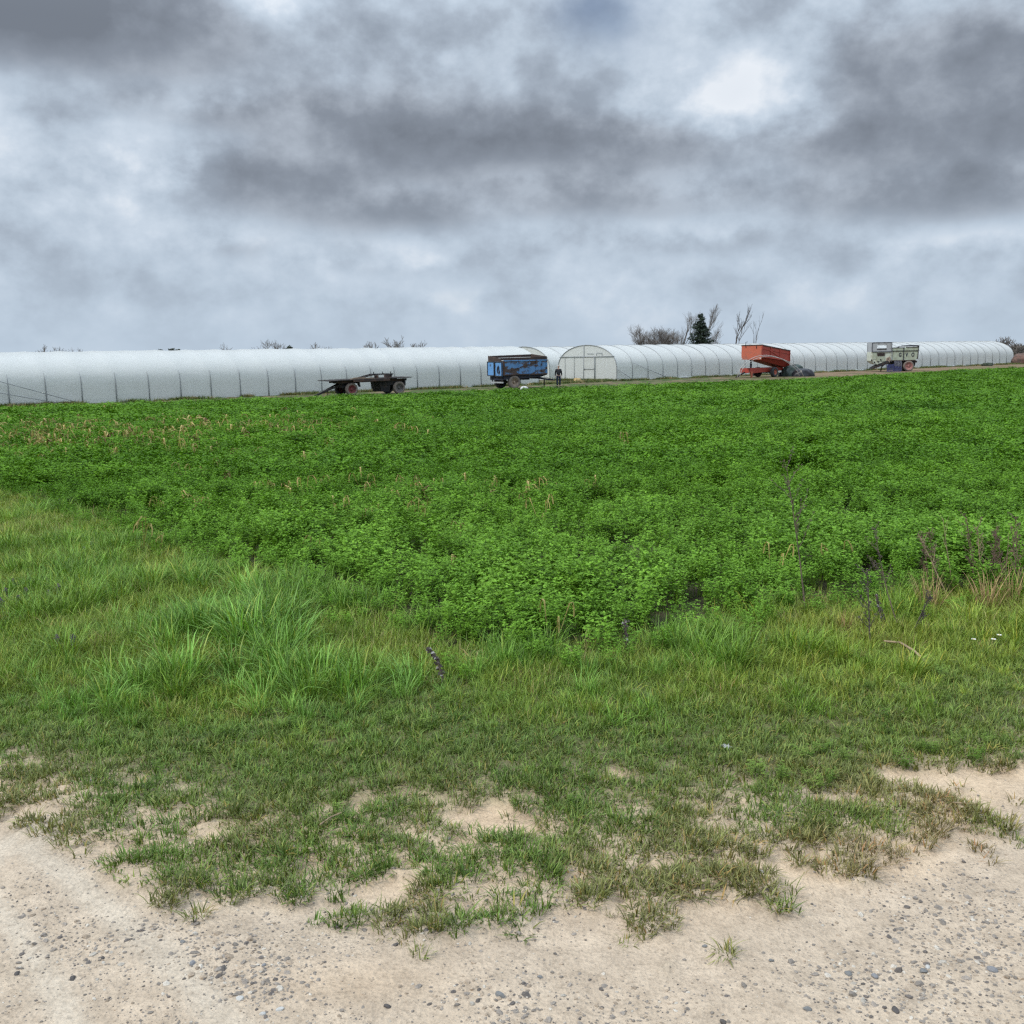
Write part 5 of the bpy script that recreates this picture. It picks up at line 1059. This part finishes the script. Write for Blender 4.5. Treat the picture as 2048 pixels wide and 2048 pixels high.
gravel()
STN = {nm: painted('stone_' + nm, c, tuple(v * .7 for v in c), .55, 60, .85) for nm, c in (('grey', (.22, .22, .225)), ('dark', (.085, .075, .07)), ('white', (.50, .49, .46)), ('bluish', (.185, .185, .18)), ('tan', (.36, .28, .21)))}
def stone(px, py, size, kind, label, seed, group='loose stones on the track'):
    p = at(px, py); q = on(p); size *= .75; me = stone_mesh(seed, STN[kind]); o = bpy.data.objects.new('stone', me); COL.objects.link(o); s = size; o.scale = (s, s, s); o.location = (q.x, q.y, q.z + s * .1); o.rotation_euler = (random.uniform(-.2, .2), random.uniform(-.2, .2), random.uniform(0, 6)); tag(o, label, 'stone', group)
for i, (px, py, s, kd, lab) in enumerate(((430, 1738, .011, 'bluish', 'bluish stone at the tip of the grass by the track'), (982, 1696, .009, 'white', 'white pebble on the bare sandy patch in the grass'), (145, 1948, .014, 'dark', 'largest dark stone lying alone on the sand'), (33, 1935, .012, 'dark', 'dark brown stone beside a pale sandy hollow'),
        (205, 1905, .010, 'dark', 'small black stone on bare sand'), (365, 1880, .012, 'bluish', 'bluish angular stone at the head of the gravel patch'), (480, 1995, .014, 'white', 'pale squarish stone at the lower end of the gravel patch'), (385, 1928, .014, 'grey', 'grey angular stone in the middle of the gravel patch'), (525, 2028, .011, 'white', 'white stone beyond the gravel patch'),
        (560, 2020, .013, 'white', 'pale stone in a small cluster below the gravel patch'), (528, 1925, .010, 'grey', 'round grey stone beside the gravel patch'), (1080, 1945, .010, 'bluish', 'bluish pebble on pale sand'), (1410, 1883, .010, 'bluish', 'dark bluish pebble standing upright in the sand'), (1543, 1912, .012, 'bluish', 'flat bluish stone on the pale gravel'),
        (1697, 1935, .015, 'bluish', 'large rounded bluish stone on the pale gravel'), (1848, 1932, .016, 'bluish', 'blue grey stone touching a white one'), (1855, 1924, .012, 'white', 'white stone touching a blue grey one'), (1750, 1940, .015, 'grey', 'grey stone with a pale edge on the gravel'), (1985, 1932, .018, 'grey', 'largest grey stone on the gravel'),
        (1615, 2015, .014, 'bluish', 'angular bluish stone in grey gravel'), (1790, 2015, .016, 'dark', 'dark cracked looking stone in grey gravel'), (1000, 1985, .018, 'bluish', 'bluish stone in the dense gravel cluster'), (775, 2012, .013, 'dark', 'oval dark stone on ochre sand'), (705, 1830, .009, 'white', 'small whitish stone under the grass edge'), (770, 2012, .0001, 'dark', ''))):
    if lab: stone(px, py, s, kd, lab, 900 + i)

# ------------------------------------------------------------------ single weeds, sticks and flowers of the verge
M_STALK = painted('dead_stalk', (.16, .115, .085), (.09, .07, .06), .5, 30, .9); M_DSTALK = painted('black_stalk', (.07, .055, .048), (.14, .115, .10), .55, 60, .9); M_PSTALK = painted('pale_stalk', (.36, .27, .16), (.24, .17, .11), .5, 30, .9); M_RSTALK = painted('reddish_stalk', (.21, .125, .09), (.13, .085, .065), .5, 30, .9)
def sprig(mb, p, d, L, r, rng, curl=.1):
    pts = [p]; q = p.copy(); dd = d.normalized()
    for k in range(5): dd = (dd + Vector((rng.gauss(0, curl), rng.gauss(0, curl), rng.gauss(0, curl * .5)))).normalized(); q = q + dd * L / 5; pts.append(q.copy())
    mb.tube(pts, [r * (1 - .14 * k) for k in range(6)], 5); return pts
def dead_weed(base, top, seed, label, mat, r=.004, branches=10, seeds=True, lo=.45, name='dead_weed'):
    rng = random.Random(seed); root = empty(name, base); tag(root, label, 'weed', None); st = MB(); d = top - base; L = d.length
    pts = sprig(st, Vector((0, 0, -.02)), d, L, r, rng, .035); st.build('stem', mat, root)
    br = MB(); sd = MB()
    for k in range(branches):
        f = lo + (1 - lo) * (k + rng.random()) / branches; i = min(4, int(f * 5)); p = pts[i].lerp(pts[i + 1], f * 5 - i); az = rng.uniform(0, 6.28); b = (d.normalized() * .9 + Vector((math.cos(az), math.sin(az), .1)) * .6)
        bp = sprig(br, p, b, L * rng.uniform(.12, .30) * (1.2 - f * .6), r * .45, rng, .12)
        if seeds:
            for q in bp[2:]:
                for e in range(3): c = q + Vector((rng.gauss(0, .006), rng.gauss(0, .006), rng.gauss(0, .006))); s_ = rng.uniform(.003, .006); sd.add([c + Vector((s_, 0, 0)), c + Vector((0, s_, 0)), c + Vector((0, 0, s_ * 1.6)), c - Vector((s_, s_, 0))], [(0, 1, 2), (1, 3, 2), (3, 0, 2), (0, 3, 1)])
    if branches: br.build('branches', mat, root)
    if seeds: sd.build('seed_heads', mat, root)
    return root
def P3(px, py, Y): return at_depth(px, py, Y)
b = on(at(1612, 1238)); dead_weed(b, P3(1572, 925, b.y + .05), 1, 'tall dark dead weed stalk with sparse feathery branches rising over the crop', M_STALK, .0055, 14)
b = on(at(1740, 1292)); dead_weed(b, P3(1722, 1130, b.y), 2, 'dead weed with a pale woolly middle standing in the grass', M_DSTALK, .006, 12, lo=.2)
b = on(at(1800, 1260)); dead_weed(b, P3(1738, 1060, b.y + .1), 3, 'thin dark dead stalk leaning over the crop edge', M_STALK, .0045, 10)
b = on(at(1822, 1272)); dead_weed(b, P3(1860, 1180, b.y), 4, 'short dark dead stalk leaning the other way with a grey seed cluster', M_DSTALK, .005, 10, lo=.2)
b = on(at(1898, 1200)); dead_weed(b, P3(1850, 1060, b.y + .1), 5, 'long pale dead stalk leaning across the crop', M_PSTALK, .005, 8)
b = on(at(1905, 1190)); dead_weed(b, P3(1885, 1030, b.y + .05), 6, 'thin pale dead stalk with a bare tip', M_PSTALK, .0035, 6, False)
b = on(at(2010, 1190)); dead_weed(b, P3(2018, 1060, b.y), 7, 'straight bare pale stem at the edge of the brown brush', M_PSTALK, .004, 3, False)
for k, (px, py, tx, ty, mt_) in enumerate(((1950, 1150, 1942, 1040, M_RSTALK), (1965, 1155, 1950, 1060, M_PSTALK), (1975, 1150, 1985, 1075, M_RSTALK), (1990, 1160, 1995, 1060, M_RSTALK), (2010, 1165, 2005, 1075, M_RSTALK), (2030, 1170, 2045, 1060, M_RSTALK), (2045, 1160, 2040, 1040, M_RSTALK), (1860, 1150, 1850, 1075, M_RSTALK), (1875, 1160, 1862, 1070, M_RSTALK), (2070, 1165, 2075, 1050, M_RSTALK))):
    b = on(at(px, py + 30)); o = dead_weed(b, P3(tx, ty - 12, b.y), 30 + k, 'reddish brown dead twiggy stem in the brush at the crop edge', mt_, .0042, 14, lo=.1); o['group'] = 'dead brush at the crop edge'
    if mt_ is M_PSTALK: o['label'] = 'straw coloured dead stem standing inside the reddish brush'
M_DRYG = painted('dead_grass_blade', (.40, .28, .13), (.24, .14, .07), .55, 25, .9)
for k, (px, py, s_, lab) in enumerate(((1975, 1225, 1.25, 'straw coloured dead grass clump standing upright in the reddish brush'), (1858, 1225, 1.1, 'rusty dead grass clump at the foot of the long pale stalk'), (2020, 1215, 1.0, 'dead grass clump beside the straight bare stem'), (270, 1200, .5, 'small dead grass clump with a dark centre in the meadow grass'), (1690, 1270, .6, 'low dead grass clump under the dead flower spike'), (620, 1240, .5, 'small tan dead grass clump at the crop corner'))):
    V, F, S = grass_tuft(800 + k, 60, .26, .05, .28, .006, 4, .7); o = mesh_obj('dead_grass_clump', V, F, M_DRYG); o.location = on(at(px, py)); o.scale = (s_,) * 3; tag(o, lab, 'dead grass', 'dead grass clumps on the verge')
def spike(px, py, tops, label, seed, h):
    b = on(at(px, py)); rng = random.Random(seed); root = empty('dead_flower_spike', b); tag(root, label, 'weed'); P = [Vector((0, 0, -.02))] + [P3(tx, ty, b.y + .01) - b for tx, ty in tops]
    MB().tube(P, .005, 6).build('stem', M_STALK, root); m_ = MB(); w_ = MB()
    for i in range(1, len(P) - 1):
        for k in range(34):
            c = P[i].lerp(P[i + 1], rng.random()) + Vector((rng.gauss(0, .007), rng.gauss(0, .007), rng.gauss(0, .004))); s_ = rng.uniform(.004, .009); (w_ if rng.random() < .1 else m_).add([c + Vector((s_, 0, 0)), c + Vector((0, s_, 0)), c + Vector((0, 0, s_ * 1.5)), c - Vector((s_, s_, 0))], [(0, 1, 2), (1, 3, 2), (3, 0, 2), (0, 3, 1)])
    m_.build('seed_heads', M_DSTALK, root); w_.build('husks', M_PIPE, root)
spike(886, 1385, [(884, 1352), (876, 1325), (866, 1306), (853, 1296)], 'bent purplish black dead flower spike at the corner of the crop', 3, .2)
spike(1257, 1325, [(1256, 1300), (1252, 1270), (1250, 1240)], 'straight dark dead flower spike against the crop edge', 5, .2)
spike(1765, 1260, [(1764, 1240), (1758, 1215), (1752, 1190)], 'dark dead flower spike among the leaning dead stalks', 6, .2)
def stick(pts, r, label, mat, name='stick'):
    P = [on(at(*p)) + Vector((0, 0, h)) for *p, h in pts]; o = MB().tube(P, r, 6).build(name, mat); tag(o, label, 'stick')
stick([(1768, 1298, .05), (1800, 1305, .06), (1828, 1318, .045), (1856, 1338, .02)], .006, 'bare curved grey stick lying on the grass', M_PSTALK)
stick([(640, 1662, .015), (662, 1650, .02), (684, 1640, .02)], .003, 'thin pale straw lying across the trampled grass', M_PSTALK); stick([(1510, 1745, .006), (1525, 1758, .008)], .004, 'short pale splinter lying in the thin grass', M_PIPE); stick([(1905, 1618, .015), (1960, 1614, .02)], .003, 'dry straw lying across a grass tuft', M_PSTALK)
def litter():
    b = on(at(1452, 1500)); V = []; F = []; r = random.Random(2)
    for j in range(6):
        for i in range(7): V.append((i * .011 - .033, j * .009 - .022, .012 + .007 * math.sin(i * 1.3 + j) + r.uniform(0, .003)))
    for j in range(5):
        for i in range(6): q = j * 7 + i; F.append((q, q + 1, q + 8, q + 7))
    o = mesh_obj('paper_scrap', V, F, M_PAPER); o.location = b; o.scale = (.6,) * 3; o.rotation_euler = (.25, .1, .4); s = o.modifiers.new('t', 'SOLIDIFY'); s.thickness = .0015; tag(o, 'crumpled white paper scrap lying by a bare patch in the grass', 'paper')
litter()
M_PETAL = painted('petal', (.82, .82, .80), (.7, .7, .68), .6, 20, .6); M_YELLOW = painted('daisy_centre', (.6, .42, .05), (.5, .3, .04), .6, 20, .7); M_STEM = painted('flower_stem', (.07, .13, .04), (.1, .16, .05), .5, 20, .7); M_PURPLE = painted('purple_flower', (.13, .085, .13), (.08, .06, .08), .5, 60, .7); M_NETTLE = painted('nettle_leaf', (.075, .12, .055), (.10, .10, .075), .55, 40, .7)
for k, (px, py, lab) in enumerate(((1946, 1300, 'small white daisy growing apart from the pair'), (1986, 1300, 'white daisy, larger of a pair beside dark leaves'), (1997, 1294, 'white daisy, smaller of a pair beside dark leaves'))):
    b = on(at(px, py)); root = empty('daisy', b, k); tag(root, lab, 'flower', 'daisies in the verge'); h = .055
    MB().tube([(0, 0, -.01), (.002, 0, h * .5), (0, 0, h)], .0016, 5).build('stem', M_STEM, root); pt = MB()
    for q in range(14):
        a = q * 6.283 / 14; c_, s_ = math.cos(a), math.sin(a); L_ = .012; pt.hexa([(c_ * .003 - s_ * .0015, s_ * .003 + c_ * .0015, h), (c_ * .003 + s_ * .0015, s_ * .003 - c_ * .0015, h), (c_ * L_ + s_ * .0022, s_ * L_ - c_ * .0022, h + .002), (c_ * L_ - s_ * .0022, s_ * L_ + c_ * .0022, h + .002), (c_ * .003 - s_ * .0015, s_ * .003 + c_ * .0015, h + .001), (c_ * .003 + s_ * .0015, s_ * .003 - c_ * .0015, h + .001), (c_ * L_ + s_ * .0022, s_ * L_ - c_ * .0022, h + .003), (c_ * L_ - s_ * .0022, s_ * L_ + c_ * .0022, h + .003)])
    pt.build('petals', M_PETAL, root); MB().lathe([(0.0045, h), (.0045, h + .002), (.002, h + .004), (0.0005, h + .0045)], 'z', (0, 0, 0), 10).build('centre', M_YELLOW, root)
def nettle_proto():
    root = empty('dead_nettle', (0, 0, 0)); rng = random.Random(8); MB().tube([(0, 0, -.01), (.006, 0, .07), (0, .004, .14)], .0025, 5).build('stem', M_RSTALK, root); lf = MB(); fl = MB()
    for z in (.03, .06, .085, .105, .12, .135):
        for k in range(4):
            a = k * 1.57 + z * 30; c_, s_ = math.cos(a), math.sin(a); L_ = .034 - z * .08; lf.add([(0, 0, z), (c_ * L_ * .5 - s_ * L_ * .35, s_ * L_ * .5 + c_ * L_ * .35, z + .004), (c_ * L_, s_ * L_, z - .004), (c_ * L_ * .5 + s_ * L_ * .35, s_ * L_ * .5 - c_ * L_ * .35, z + .004)], [(0, 1, 2), (0, 2, 3)])
    for k in range(26):
        c = Vector((rng.gauss(0, .010), rng.gauss(0, .010), .125 + rng.uniform(0, .035))); s_ = .005; fl.add([c + Vector((s_, 0, 0)), c + Vector((0, s_, 0)), c + Vector((0, 0, s_ * 1.6)), c - Vector((s_, s_, 0))], [(0, 1, 2), (1, 3, 2), (3, 0, 2), (0, 3, 1)])
    lf.build('leaves', M_NETTLE, root); fl.build('flowers', M_PURPLE, root); tag(root, 'low dead nettle plant with a dusky purple flower head in the verge grass', 'nettle', 'purple dead nettles in the verge'); return root
npz = nettle_proto(); first = True
for (px, py) in ((15, 1215), (35, 1200), (55, 1212), (95, 1190), (100, 1222), (40, 1232), (70, 1235), (120, 1212), (5, 1240), (118, 1318), (150, 1322), (170, 1120), (185, 1110), (260, 1175), (30, 1190), (60, 1192)):
    o = npz if first else copy_tree(npz); first = False; o.location = on(at(px, py)); o.rotation_euler = (0, 0, random.uniform(0, 6)); s = random.uniform(.55, .85); o.scale = (s, s, s)
